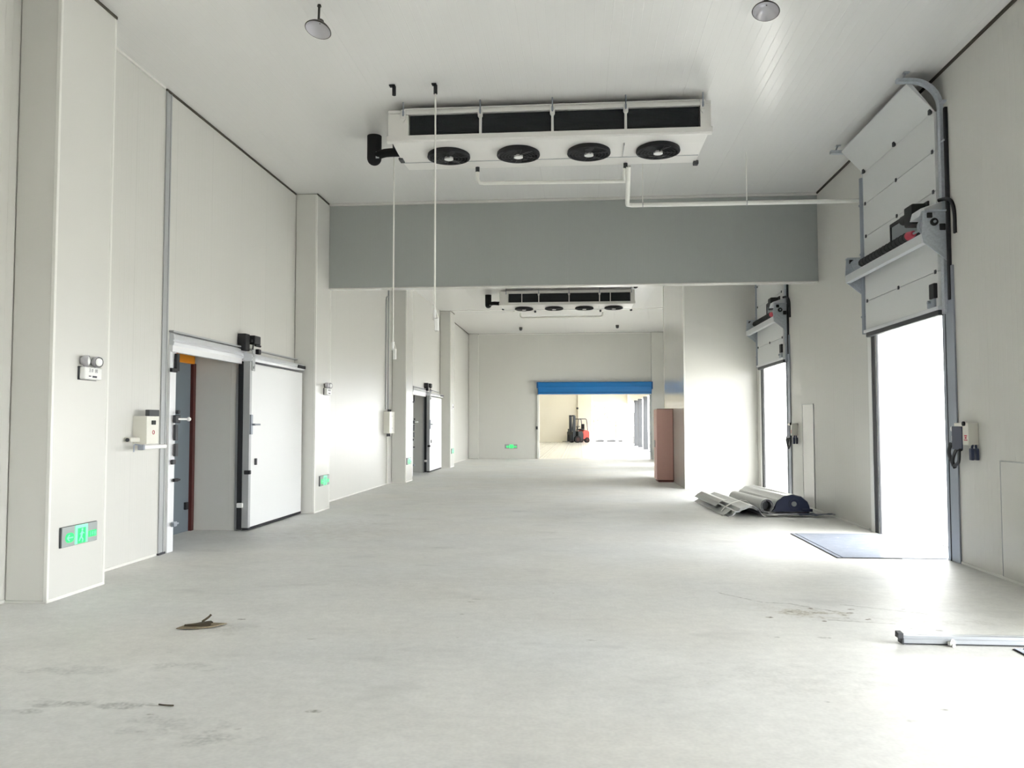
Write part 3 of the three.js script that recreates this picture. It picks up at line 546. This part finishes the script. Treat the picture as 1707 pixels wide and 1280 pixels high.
// ================================================================ DOCK DOORS ON THE RIGHT WALL
const DD = -7.52;
function dockDoor() {
  const t = thing('overhead_door', 'raised white sectional dock door nearest the camera, its top panel curving under the ceiling', 'dock door', [4.3, 0, -11.38], 'raised sectional dock doors');
  const za = -10.14, zb = -12.64, ys = [2.97, 3.42, 3.9, 4.39, 4.88, 5.36];
  for (let i = 0; i < 5; i++) {
    const s = part(t, 'door_panel', box(4.265, 4.305, ys[i] + 0.003, ys[i + 1] - 0.003, zb, za, 0.006), M.dockPanel);
    if (i) for (const z of [-10.2, -11.35, -12.55]) part(s, 'hinge', box(4.252, 4.27, ys[i] - 0.024, ys[i] + 0.024, z - 0.02, z + 0.02, 0.004), M.darkGrey);
    if (i === 2) { part(s, 'window_frame', [[3.985, 4.0], [4.285, 4.31]].map(([a, b]) => box(4.245, 4.27, a - 0.012, b + 0.012, -11.55, -10.35, 0.004)).concat([-11.55, -10.35].map((z) => box(4.245, 4.27, 3.975, 4.32, z - 0.022, z + 0.022, 0.004))), M.black, 'black window frame'); part(s, 'window_pane', box(4.258, 4.266, 4.0, 4.29, -11.53, -10.37), M.glassGrey); }
  }
  part(t, 'door_panel', prism([[4.262, 5.37], [4.29, 5.345], [4.0, 5.73], [3.955, 5.70]].map(([x, y]) => [x, y]), 'z', zb, za, 0.004), M.dockPanel, 'top panel tilted inwards');
  for (const z of [-10.2, -11.35, -12.55]) part(t, 'hinge', box(4.23, 4.262, 5.34, 5.40, z - 0.03, z + 0.03, 0.004), M.darkGrey);
  part(t, 'top_edge', [rod([3.975, 5.71, zb], [3.975, 5.71, za], 0.018, 8), box(3.985, 4.02, 5.7, 5.76, -10.22, -10.14, 0.004)], M.steelGrey);
  part(t, 'bottom_bar', [box(4.245, 4.315, 2.955, 3.0, zb - 0.06, za + 0.02, 0.006)], M.alu); part(t, 'bottom_seal', [box(4.26, 4.33, 2.89, 2.955, zb, za, 0.01)], M.darkGrey);
  for (const z of [za + 0.05, zb - 0.07]) {                          // tracks: a channel that bends under the ceiling
    const prof = [], n = 18; for (let k = 0; k <= n; k++) { const a = k / n * Math.PI / 2; prof.push([4.34 - 0.36 * (1 - Math.cos(a)), 5.38 + 0.36 * Math.sin(a)]); } prof.push([3.82, 5.745]);
    const pts = [[4.34, 2.9], ...prof], inner = pts.map(([x, y], i) => i === 0 ? [x - 0.045, y] : i > n ? [x, y - 0.045] : [4.34 - 0.36 + (0.315) * Math.cos((i - 1) / n * Math.PI / 2), 5.38 + 0.315 * Math.sin((i - 1) / n * Math.PI / 2)]);
    part(t, 'track', [prism([...pts, ...inner.reverse()], 'z', z - 0.04, z + 0.04)], M.galv);
    part(t, 'track_stay', [rod([3.9, 5.745, z], [3.93, H - 0.003, z], 0.012, 8), box(3.9, 3.97, H - 0.012, H - 0.002, z - 0.03, z + 0.03)], M.galv);
    for (const y of [5.42, 4.95]) part(t, 'track_bracket', box(4.30, 4.345, y - 0.012, y + 0.012, z + (z > -11 ? 0.02 : -0.12), z + (z > -11 ? 0.12 : -0.02), 0.004), M.galv);
  }
  part(t, 'jamb', [box(4.318, 4.346, 0, 3.45, -10.19, -10.12, 0.004), box(4.326, 4.346, 0, 3.45, -10.12, -9.9, 0.004)], M.steelFrame, 'grey near jamb'); part(t, 'jamb_seal', box(4.322, 4.33, 0, 2.9, -10.123, -10.108), M.rubber); part(t, 'jamb', [box(4.336, 4.372, 0, 2.93, -12.655, -12.52, 0.004), box(4.35, 4.38, 0, 2.93, -12.52, -12.49, 0.004)], M.darkGrey, 'dark far jamb'); part(t, 'jamb_edge', [box(4.33, 4.347, 0, 2.9, -12.79, -12.665, 0.003)], M.plasticWhite);
  part(t, 'cable_channel', [box(4.31, 4.345, 3.05, 5.34, -10.0, -9.95, 0.004)], M.rubber, 'black cable channel'); part(t, 'drop_pipe', [rod([4.30, 2.95, -12.79], [4.30, 5.33, -12.79], 0.042, 14), ...[3.2, 4.15, 4.9].map((y) => rod([4.295, y, -12.79], [4.295, y + 0.025, -12.79], 0.05, 14))], M.steelFrame);
  // counterbalance shaft on its brackets
  for (const z of [-10.02, -12.84]) { const p = part(t, 'shaft_bracket', [prism([[4.346, 4.13], [4.06, 4.12], [4.04, 3.85], [4.06, 3.74], [4.346, 3.5]], 'z', z - 0.008, z + 0.008, 0.002), box(4.06, 4.346, 4.1, 4.12, z - 0.05, z + 0.05)], M.galv, 'galvanised bracket plate');
    part(p, 'bearing', rod([4.18, 3.98, z - 0.03], [4.18, 3.98, z + 0.03], 0.045, 16), M.blackShine); part(p, 'stop_block', box(4.1, 4.16, 4.03, 4.09, z + 0.005, z + 0.03, 0.006), M.blackShine); part(p, 'stop_block', box(4.24, 4.31, 3.88, 3.96, z + 0.005, z + 0.025, 0.01), M.blackShine); }
  part(t, 'cross_beam', [box(4.04, 4.06, 3.74, 3.85, -12.83, -10.03, 0.003), box(4.04, 4.12, 3.735, 3.75, -12.83, -10.03, 0.003)], M.alu); part(t, 'shaft', rod([4.18, 3.98, -12.9], [4.18, 3.98, -9.97], 0.016, 12), M.steelFrame);
  part(t, 'spring', [rod([4.18, 3.98, -12.5], [4.18, 3.98, -10.75], 0.055, 16), ...Array.from({ length: 14 }, (_, k) => new THREE.TorusGeometry(0.056, 0.006, 6, 18).translate(4.18, 3.98, -12.45 + k * 0.125))], M.black, 'black torsion spring');
  for (const z of [-10.18, -12.68]) part(t, 'cable_drum', [rod([4.18, 3.98, z - 0.07], [4.18, 3.98, z + 0.05], 0.085, 20), ...[-0.07, -0.02, 0.05].map((d) => rod([4.18, 3.98, z + d - 0.006], [4.18, 3.98, z + d + 0.006], 0.1, 20))], M.galv);
  part(t, 'spring_cone', [rod([4.18, 3.98, -10.75], [4.18, 3.98, -10.6], 0.058, 16, 0.035)], M.redPrint, 'red spring cone');
  part(t, 'motor', [box(4.07, 4.24, 4.05, 4.3, -10.62, -10.36, 0.02), rod([4.155, 4.2, -10.62], [4.155, 4.2, -10.85], 0.06, 18)], M.blackShine, 'black drive motor'); part(t, 'motor_cover', [prism([[4.03, 4.06], [4.06, 4.16], [4.3, 4.24], [4.3, 4.06]], 'z', -10.34, -10.06, 0.008)], M.alu);
  part(t, 'cable_loop', [bentTube([[4.26, 4.25, -10.06], [4.3, 4.25, -9.98], [4.32, 4.2, -9.86], [4.335, 4.05, -9.82], [4.335, 3.8, -9.82]], 0.022, 0.1, 30, 8)], M.black);
  part(t, 'pull_cord', softTube([[4.3, 2.9, -10.35], [4.31, 2.6, -10.3], [4.3, 2.3, -10.22], [4.3, 2.05, -10.19]], 0.006, 24, 6), M.plasticWhite);
  part(t, 'safety_device', [box(4.22, 4.265, 3.1, 3.28, -10.3, -10.16, 0.006)], M.black); part(t, 'bottom_bracket', [box(4.235, 4.265, 3.0, 3.1, -10.4, -10.2, 0.006), rod([4.24, 3.06, -10.3], [4.2, 3.06, -10.3], 0.02)], M.steelFrame);
  return t;
}
const dd = dockDoor();
copyOf(dd, [0, 0, DD], 'raised white sectional dock door farther back, seen between the beam and the white block');
function dockBox() {
  const t = thing('control_box', 'grey control box with a navy front and hanging plugs, right of the nearest dock door', 'control box', [4.3, 1.37, -9.6], 'dock door control boxes');
  part(t, 'housing', box(4.235, 4.346, 1.365, 1.61, -9.76, -9.42, 0.006), M.boxBeige); part(t, 'front_panel', box(4.225, 4.237, 1.31, 1.57, -9.80, -9.55, 0.004), M.navy, 'navy front panel');
  part(t, 'knob', rod([4.235, 1.6, -9.5], [4.215, 1.6, -9.5], 0.025, 12), M.black); part(t, 'emblem', [box(4.229, 4.236, 1.46, 1.475, -9.5, -9.45), box(4.229, 4.236, 1.435, 1.455, -9.49, -9.46), box(4.229, 4.236, 1.415, 1.425, -9.51, -9.44)], M.redPrint);
  part(t, 'plug', [box(4.255, 4.29, 1.2, 1.33, -9.46, -9.40, 0.008), rod([4.275, 1.33, -9.43], [4.285, 1.37, -9.43], 0.012)], M.navy); part(t, 'plug', [box(4.31, 4.34, 1.2, 1.33, -9.46, -9.40, 0.008), rod([4.32, 1.33, -9.43], [4.315, 1.37, -9.43], 0.012)], M.navy); part(t, 'cable_gland', rod([4.26, 1.3, -9.7], [4.26, 1.37, -9.7], 0.025), M.black); part(t, 'toggle', rod([4.24, 1.31, -9.6], [4.2, 1.31, -9.55], 0.014), M.black);
  part(t, 'cable', [softTube([[4.26, 1.32, -9.76], [4.25, 1.22, -9.83], [4.26, 1.12, -9.86], [4.28, 1.16, -9.78], [4.26, 1.3, -9.7]], 0.018, 30, 8), softTube([[4.29, 1.38, -9.96], [4.26, 1.28, -9.96], [4.26, 1.18, -9.9], [4.27, 1.1, -9.84]], 0.022, 24, 8)], M.darkGrey);
  part(t, 'sticker', box(4.318, 4.3255, 1.4, 1.46, -10.02, -9.97, 0.001), M.plasticWhite); part(t, 'sticker', rod([4.3255, 1.54, -10.02], [4.319, 1.54, -10.02], 0.03, 16), M.plasticWhite);
  return t;
}
const dbx = dockBox();
copyOf(dbx, [0, 0, DD], 'small control box with dark plugs on the wall right of the far dock door');
// dock levellers let into the floor
function leveller(z1, z0, label) {
  const t = thing('dock_leveller', label, 'floor plate', [3.7, 0, (z0 + z1) / 2], 'steel dock leveller plates');
  part(t, 'plate', prism([[3.12, z0], [4.34, z0], [4.7, z0 + 1.1], [4.78, z1], [3.12, z1]], 'y', 0.001, 0.012), M.plateSteel); part(t, 'frame', [box(3.06, 3.108, 0.001, 0.01, z0, z1, 0.002)], M.plateSteel);
  for (const g of [box(3.106, 3.122, 0.0005, 0.006, z0, z1), box(3.048, 3.062, 0.0005, 0.006, z0, z1), box(3.05, 3.8, 0.0005, 0.006, z1, z1 + 0.014), prism([[4.335, z0], [4.36, z0], [4.73, z0 + 1.1], [4.81, z1], [4.775, z1], [4.695, z0 + 1.1]], 'y', 0.0005, 0.014)]) part(t, 'gap', g, M.gapDark, 'dark gap at the edge of the plate');
  return t;
}
leveller(-10.22, -12.4, 'pale blue-grey steel dock plate in the floor before the nearest dock door');
leveller(-3.2, -6.2, 'corner of a steel dock plate at the right edge, beside the aluminium bar');
// covers fixed on the right wall
{ const t = thing('cover_panel', 'low white cover panel on the wall at the right edge, past the control box', 'panel', [4.345, 0, -8.5]);
  part(t, 'panel', box(4.34, 4.3475, 0.02, 1.21, -8.96, -7.9, 0.002), M.panelPlain); part(t, 'edge', [box(4.338, 4.3475, 1.21, 1.218, -8.97, -7.9), box(4.338, 4.3475, 0.02, 1.218, -8.97, -8.962)], M.steelGrey); }
{ const t = thing('cover_panel', 'tall narrow white cover panel on the wall behind the metal scrap', 'panel', [4.345, 0, -16.1]);
  part(t, 'panel', box(4.34, 4.3475, 0.02, 1.965, -16.54, -15.8, 0.002), M.panelPlain); part(t, 'edge', [box(4.336, 4.3475, 1.965, 1.98, -16.55, -15.79), box(4.336, 4.3475, 0.02, 1.98, -16.555, -16.54), box(4.336, 4.3475, 0.02, 1.98, -15.8, -15.785)], M.steelGrey); }

// ================================================================ FAR DOORWAY
{ const t = thing('roller_shutter', 'rolled-up bright blue shutter across the far doorway', 'shutter', [0.67, 0, ZF + 0.15]);
  const z = ZF + 0.01;
  const pr = [[z, 3.54], [z + 0.3, 3.54], [z + 0.33, 3.5], [z + 0.33, 3.32], [z + 0.28, 3.22], [z + 0.24, 3.1], [z + 0.2, 2.99], [z, 2.99]];
  part(t, 'hood', prism(pr, 'x', -1.9, 3.28, 0.006), M.blue);
  part(t, 'rib', [box(-1.88, 3.26, 3.30, 3.33, z + 0.31, z + 0.345, 0.006)], M.blue); part(t, 'rib', [box(-1.88, 3.26, 3.05, 3.075, z + 0.21, z + 0.245, 0.006)], M.blueDark);
  part(t, 'end_plate', [box(-1.98, -1.9, 3.26, 3.54, z, z + 0.34, 0.01), box(-1.93, -1.9, 2.97, 3.26, z, z + 0.28, 0.006)], M.blueDark); part(t, 'end_plate', [box(3.26, 3.33, 3.2, 3.54, z, z + 0.34, 0.01)], M.blueDark);
  part(t, 'bottom_rail', box(-1.88, 3.26, 2.955, 2.99, z + 0.02, z + 0.12, 0.006), M.panelTrim);
  part(t, 'guide_rail', box(-1.97, -1.87, 0, 2.97, z, z + 0.09, 0.008), M.panelTrim, 'white guide rail'); part(t, 'guide_rail', box(3.2, 3.29, 0, 2.97, z, z + 0.09, 0.008), M.steelGrey);
  part(t, 'lock', [box(-2.03, -1.94, 1.36, 1.5, z + 0.09, z + 0.13, 0.01)], M.darkGrey); }
// ---- the wooden-pink cabinet
{ const t = thing('cabinet', 'tall dusty-pink cabinet standing against the white block', 'cabinet', [2.35, 0, -23.5]);
  part(t, 'carcass', box(2.14, 2.574, 0.05, 2.02, -24.0, -23.1, 0.004), M.pink); part(t, 'plinth', box(2.16, 2.57, 0, 0.05, -23.98, -23.12), M.pinkDark);
  part(t, 'side_edge', [box(2.135, 2.576, 0.045, 0.06, -23.108, -23.094), box(2.56, 2.576, 0.05, 2.02, -23.108, -23.094), box(2.135, 2.576, 2.01, 2.024, -23.11, -23.094)], M.pinkDark);
  for (const [a, b] of [[-23.54, -23.11], [-23.99, -23.56]]) { const d = part(t, 'door', box(2.12, 2.14, 0.06, 2.01, a, b, 0.003), M.pink); part(d, 'handle', box(2.085, 2.12, 0.95, 1.15, a < -23.8 ? b - 0.06 : a + 0.03, a < -23.8 ? b - 0.03 : a + 0.06, 0.006), M.chrome); } }

// ================================================================ METAL SCRAP BY THE RIGHT WALL
function sheetShape(pts, th) { const up = pts.map(([x, y]) => [x, y + th]).reverse(); return [...pts, ...up]; }
{ const t = thing('sheet_bundle', 'strapped bundle of long folded metal sheets, left half of the scrap pile', 'metal sheets'); origin.set(t, [0, 0, 0]);
  const L = 2.8, prof = [[-0.3, 0], [-0.24, 0.02], [-0.2, 0.09], [-0.14, 0.09], [-0.1, 0.14], [-0.04, 0.16], [0.04, 0.2], [0.12, 0.19], [0.2, 0.13], [0.27, 0.03], [0.32, 0]];
  for (let k = 0; k < 4; k++) part(t, 'sheet', prism(sheetShape(prof.map(([x, y]) => [x * (1 - 0.03 * k) + 0.014 * k, y * (1 - 0.1 * k) + 0.001]), 0.006), 'z', -L / 2 + (k % 2) * 0.09, L / 2 - k * 0.05), M.sheetMetal);
  part(t, 'edge_sheet', prism(sheetShape([[-0.36, 0.002], [-0.28, 0.05], [-0.22, 0.1], [-0.17, 0.06]], 0.005), 'z', -L / 2 - 0.05, L / 2 - 0.2), M.sheetMetal); part(t, 'edge_sheet', prism(sheetShape([[-0.34, 0.10], [-0.27, 0.16], [-0.2, 0.2], [-0.12, 0.19]], 0.005), 'z', -L / 2 - 0.1, L / 2 - 0.9), M.sheetMetal);
  part(t, 'strap', prism(sheetShape([[-0.32, 0.02], [-0.24, 0.115], [-0.1, 0.19], [0.05, 0.235], [0.16, 0.215], [0.26, 0.11], [0.31, 0.02]], 0.004), 'z', L / 2 - 0.62, L / 2 - 0.55), M.plasticWhite, 'white strap');
  t.position.set(2.78, 0.002, -15.95); t.rotation.y = 0.05; }
{ const t = thing('arched_cover', 'long ribbed metal cover with an arched navy end, right half of the scrap pile', 'metal cover'); origin.set(t, [0, 0, 0]);
  const L = 2.3, prof = []; for (let k = 0; k <= 24; k++) { const a = Math.PI * (1 - k / 24); prof.push([0.32 * Math.cos(a), 0.07 + 0.25 * Math.sin(a) + (k % 4 < 2 ? 0.012 : 0)]); }
  part(t, 'cover', prism(sheetShape(prof, 0.008), 'z', -L / 2, L / 2), M.sheetMetal); part(t, 'side_flange', [box(-0.42, -0.3, 0.0, 0.012, -L / 2, L / 2), box(-0.325, -0.31, 0, 0.08, -L / 2, L / 2), box(0.31, 0.325, 0, 0.08, -L / 2, L / 2)], M.sheetMetal);
  const c = part(t, 'end_cap', prism([[-0.36, 0.03], ...prof.filter((_, i) => i % 2 === 0).map(([x, y]) => [x * 0.99, y]), [0.36, 0.03]], 'z', L / 2 - 0.05, L / 2 + 0.02, 0.004), M.capNavy, 'navy end cap');
  part(c, 'disc', [new THREE.CylinderGeometry(0.045, 0.045, 0.02, 20).rotateX(Math.PI / 2).translate(0.03, 0.17, L / 2 + 0.025)], M.signGrey); part(c, 'rim', [new THREE.TorusGeometry(0.09, 0.008, 6, 24).translate(0.03, 0.17, L / 2 + 0.022), box(0.18, 0.36, 0.03, 0.08, L / 2, L / 2 + 0.04, 0.004)], M.navy);
  t.position.set(3.66, 0.002, -16.35); t.rotation.y = 0.10; }
{ const t = thing('metal_roll', 'open roll of grey sheet metal lying between the sheets and the arched cover', 'metal roll'); origin.set(t, [0, 0, 0]);
  const s = []; for (let k = 0; k <= 60; k++) { const a = k / 60 * Math.PI * 3.6 - 0.6, r = 0.085 + 0.05 * k / 60; s.push([r * Math.cos(a), 0.138 + r * Math.sin(a)]); }
  const inner = s.map(([x, y]) => [x * 0.955, 0.138 + (y - 0.138) * 0.955]).reverse();
  part(t, 'sheet', prism([...s, ...inner], 'z', -1.0, 0.85), M.sheetMetal); part(t, 'core', new THREE.CylinderGeometry(0.075, 0.075, 1.6, 24, 1, false).rotateX(Math.PI / 2).translate(0, 0.138, -0.1), M.darkGrey);
  t.position.set(3.22, 0.002, -15.95); t.rotation.y = 0.12; }
{ const t = thing('metal_offcut', 'crumpled dark and silver metal offcut lying at the near foot of the pile', 'metal offcut'); origin.set(t, [0, 0, 0]);
  const fold = (w, d, s, y) => { const g = new THREE.PlaneGeometry(w, d, 14, 8).rotateX(-Math.PI / 2), p = g.attributes.position; for (let i = 0; i < p.count; i++) p.setY(i, y + 0.045 * (0.5 + fbm(p.getX(i) * 6 + s, p.getZ(i) * 6, 2, s))); g.computeVertexNormals(); return g; };
  part(t, 'foil', [fold(0.62, 0.22, 3, 0.0), fold(0.62, 0.22, 3, 0.006)], M.sheetMetal); part(t, 'strip', [fold(0.75, 0.2, 8, 0.02).translate(0.62, 0, 0.02), fold(0.75, 0.2, 8, 0.026).translate(0.62, 0, 0.02)], M.capNavy, 'dark strip');
  t.position.set(3.5, 0.003, -14.68); }
{ const t = thing('plastic_scrap', 'dark crumpled scrap behind the arched cover at the dock door', 'scrap'); origin.set(t, [0, 0, 0]);
  const blob = (s, r) => { const g = new THREE.IcosahedronGeometry(r, 3), p = g.attributes.position; for (let i = 0; i < p.count; i++) { const v = V(p.getX(i), p.getY(i), p.getZ(i)), k = 1 + 0.7 * fbm(v.x * 9 + s, v.y * 9 + v.z * 7, 2, s); p.setXYZ(i, v.x * k, Math.max(0, v.y * k * 0.55 + r * 0.4), v.z * k); } g.computeVertexNormals(); return g; };
  part(t, 'crumple', blob(2, 0.14), M.rubber); part(t, 'crumple', blob(7, 0.11).translate(0.24, 0, 0.05), M.darkGrey); part(t, 'tail', softTube([[-0.1, 0.03, 0], [-0.3, 0.09, -0.1], [-0.5, 0.05, -0.05]], 0.025, 20, 8), M.darkGrey);
  t.position.set(3.8, 0.003, -17.8); }

// ================================================================ LOOSE THINGS ON THE NEAR FLOOR
{ const t = thing('aluminium_bar', 'white aluminium door rail lying on the floor at the right edge', 'bar', [3.25, 0, -6.32]);
  const prof = [[-6.27, 0.014], [-6.27, 0.042], [-6.278, 0.045], [-6.278, 0.066], [-6.33, 0.066], [-6.335, 0.045], [-6.36, 0.045], [-6.36, 0.014]];
  part(t, 'profile', prism(prof, 'x', 2.33, 4.15, 0.002), M.barAlu); part(t, 'top_lip', [box(2.33, 4.15, 0.065, 0.069, -6.335, -6.315)], M.steelGrey); part(t, 'foot', box(2.34, 4.14, 0.001, 0.0145, -6.35, -6.29), M.darkGrey);
  part(t, 'end_piece', [prism([[-6.275, 0.045], [-6.275, 0.082], [-6.335, 0.088], [-6.34, 0.045]], 'x', 2.295, 2.333, 0.002), box(2.322, 2.334, 0.004, 0.046, -6.36, -6.27)], M.darkGrey, 'dark end piece');
  part(t, 'clamp', [box(2.635, 2.68, 0.006, 0.036, -6.275, -6.235, 0.008), new THREE.TorusGeometry(0.016, 0.006, 8, 16).rotateY(0.4).translate(2.66, 0.034, -6.245), rod([2.66, 0.012, -6.22], [2.66, 0.012, -6.27], 0.012)], M.plasticWhite); }
{ const t = thing('paper_scrap', 'crumpled brown scrap of cardboard lying on the left floor', 'scrap'); origin.set(t, [0, 0, 0]);
  const flake = (pts, s, tilt) => { const sh = new THREE.Shape(pts.map((p) => new THREE.Vector2(...p))), g = new THREE.ExtrudeGeometry(sh, { depth: 0.006, bevelEnabled: false }).rotateX(-Math.PI / 2), q = g.toNonIndexed(), p = q.attributes.position; for (let i = 0; i < p.count; i++) p.setY(i, p.getY(i) + 0.03 * Math.abs(fbm(p.getX(i) * 14 + s, p.getZ(i) * 14, 2, s)) + tilt * (p.getX(i) + 0.15) * 0.12); q.computeVertexNormals(); return q; };
  part(t, 'flake', flake([[-0.17, -0.08], [-0.12, 0.06], [0.0, 0.1], [0.06, 0.08], [0.19, 0.03], [0.1, -0.06], [-0.02, -0.1]], 3, 0.1), M.cardboard); part(t, 'flake', flake([[-0.1, 0.03], [-0.02, 0.09], [0.05, 0.11], [0.08, 0.05], [0.02, 0.03]], 9, 0.35), M.cardDark); part(t, 'curl', softTube([[-0.12, 0.012, 0.02], [-0.02, 0.018, 0.035], [0.08, 0.016, 0.03]], 0.012, 16, 6), M.cardDark); part(t, 'curl', softTube([[0.0, 0.03, -0.03], [0.04, 0.055, -0.06], [0.06, 0.075, -0.07]], 0.009, 12, 6), M.cardDark);
  t.position.set(-3.0, 0.003, -6.4); t.rotation.y = 0.2; }
{ const t = thing('wood_splinter', 'tiny dark splinter lying on the floor near the lower left', 'splinter', [-2.36, 0, -4.6]);
  part(t, 'splinter', softTube([[-2.4, 0.007, -4.605], [-2.35, 0.009, -4.59], [-2.31, 0.005, -4.60]], 0.0045, 12, 6), M.cardDark); }

// ================================================================ THE HALL BEYOND
{ const t = thing('forklift', 'red forklift with a dark mast parked in the hall beyond the far doorway', 'forklift', [-0.2, 0, -72.3]);
  const z0 = -72.9, z1 = -71.7;
  part(t, 'chassis', [prism([[-0.35, 0.25], [-0.35, 0.95], [0.05, 1.0], [0.15, 0.75], [0.2, 0.5], [0.3, 0.25]], 'z', z0 + 0.1, z1 - 0.1, 0.03)], M.forkDark);
  part(t, 'counterweight', [prism([[0.1, 0.28], [0.12, 0.98], [0.35, 1.1], [0.68, 1.06], [0.8, 0.9], [0.8, 0.4], [0.68, 0.25]], 'z', z0 + 0.08, z1 - 0.08, 0.05)], M.forkRed, 'red counterweight');
  for (const z of [z0 + 0.3, z1 - 0.3]) part(t, 'mast_rail', [box(-0.78, -0.64, 0.1, 2.38, z - 0.06, z + 0.06, 0.01), box(-0.62, -0.54, 0.15, 2.3, z - 0.05, z + 0.05, 0.01)], M.forkDark);
  part(t, 'mast_cross', [box(-0.76, -0.56, 2.28, 2.36, z0 + 0.3, z1 - 0.3, 0.01), box(-0.76, -0.6, 1.05, 1.15, z0 + 0.3, z1 - 0.3, 0.01)], M.forkDark); part(t, 'lift_cylinder', [rod([-0.5, 0.3, -72.3], [-0.5, 2.0, -72.3], 0.05)], M.forkSteel);
  part(t, 'carriage', [box(-0.9, -0.8, 0.2, 0.95, z0 + 0.1, z1 - 0.1, 0.01), ...[0.2, 0.4, 0.6, 0.8].map((d) => box(-0.94, -0.86, 0.9, 1.2, z0 + 0.1 + d, z0 + 0.14 + d))], M.forkDark);
  for (const z of [z0 + 0.35, z1 - 0.35]) part(t, 'fork', [box(-1.0, -0.92, 0.1, 0.7, z - 0.06, z + 0.06, 0.01), box(-1.5, -0.95, 0.08, 0.13, z - 0.06, z + 0.06, 0.01)], M.forkDark);
  part(t, 'overhead_guard', [...[z0 + 0.15, z1 - 0.15].flatMap((z) => [bentTube([[-0.42, 0.95, z], [-0.3, 2.05, z], [0.5, 2.05, z], [0.62, 1.05, z]], 0.035, 0.12, 30, 8)]), ...[-0.1, 0.15, 0.4].map((x) => rod([x, 2.05, z0 + 0.15], [x, 2.05, z1 - 0.15], 0.025))], M.forkDark);
  part(t, 'seat', [box(0.02, 0.42, 1.08, 1.2, -72.55, -72.05, 0.04), box(0.34, 0.46, 1.15, 1.62, -72.53, -72.07, 0.05)], M.black); part(t, 'steering_column', [rod([-0.3, 0.95, -72.3], [-0.12, 1.35, -72.3], 0.03), new THREE.TorusGeometry(0.15, 0.018, 8, 24).rotateX(Math.PI / 2 - 0.4).translate(-0.1, 1.38, -72.3)], M.black);
  for (const [x, r] of [[-0.45, 0.3], [0.5, 0.23]]) for (const z of [z0 + 0.12, z1 - 0.12]) { const w = part(t, 'wheel', [new THREE.CylinderGeometry(r, r, 0.2, 26).rotateX(Math.PI / 2).translate(x, r, z)], M.tyre); part(w, 'rim', new THREE.CylinderGeometry(r * 0.55, r * 0.55, 0.22, 20).rotateX(Math.PI / 2).translate(x, r, z), M.rimDark); }
  t.position.set(-0.25, 0, -71.9); t.rotation.y = 0.55; }
{ const t = thing('wall_fitting', 'small dark round fitting on the cream wall above the forklift', 'fitting', [0.02, 2.9, HB + 0.26]); part(t, 'body', new THREE.SphereGeometry(0.09, 14, 10).translate(-0.2, 3.0, HB + 0.33), M.darkGrey); part(t, 'base', rod([-0.2, 3.0, HB + 0.251], [-0.2, 3.0, HB + 0.3], 0.06), M.darkGrey); }
for (const [i, [x, w]] of [[1.9, 'left'], [3.0, 'middle'], [4.1, 'right']].entries()) { const t = thing('tyre', `dark tyre lying flat outside the far bright opening, ${w} one of three`, 'tyre', [x, -0.13, -80], 'tyres lying in the yard'); part(t, 'tread', new THREE.TorusGeometry(0.32, 0.13, 12, 28).rotateX(Math.PI / 2).translate(x, 0.0, -80), M.tyre); }
// yellow-green trees out in the yard
for (const [i, [x, z, r, label]] of [[1.6, -96, 1.5, 'yellow-green tree seen through the far opening, left one'], [4.2, -98, 1.8, 'yellow-green tree seen through the far opening, right one']].entries()) {
  const t = thing('tree', label, 'tree', [x, -0.13, z]);
  part(t, 'trunk', rod([x, -0.13, z], [x, 2.2, z], 0.12, 10, 0.07), M.bark);
  const gs = []; for (let k = 0; k < 900; k++) { const a = rr(0, 6.28), b = Math.acos(rr(-1, 1)), q = r * Math.cbrt(rr(0.15, 1)); gs.push(new THREE.PlaneGeometry(0.16, 0.1).rotateX(rr(0, 3)).rotateY(rr(0, 6)).translate(x + q * Math.sin(b) * Math.cos(a), 2.7 + 0.8 * q * Math.cos(b), z + q * Math.sin(b) * Math.sin(a))); }
  const f = part(t, 'foliage', gs, M.leafGreen); f.userData.kind = 'stuff';
}
renderer.render(scene, camera);
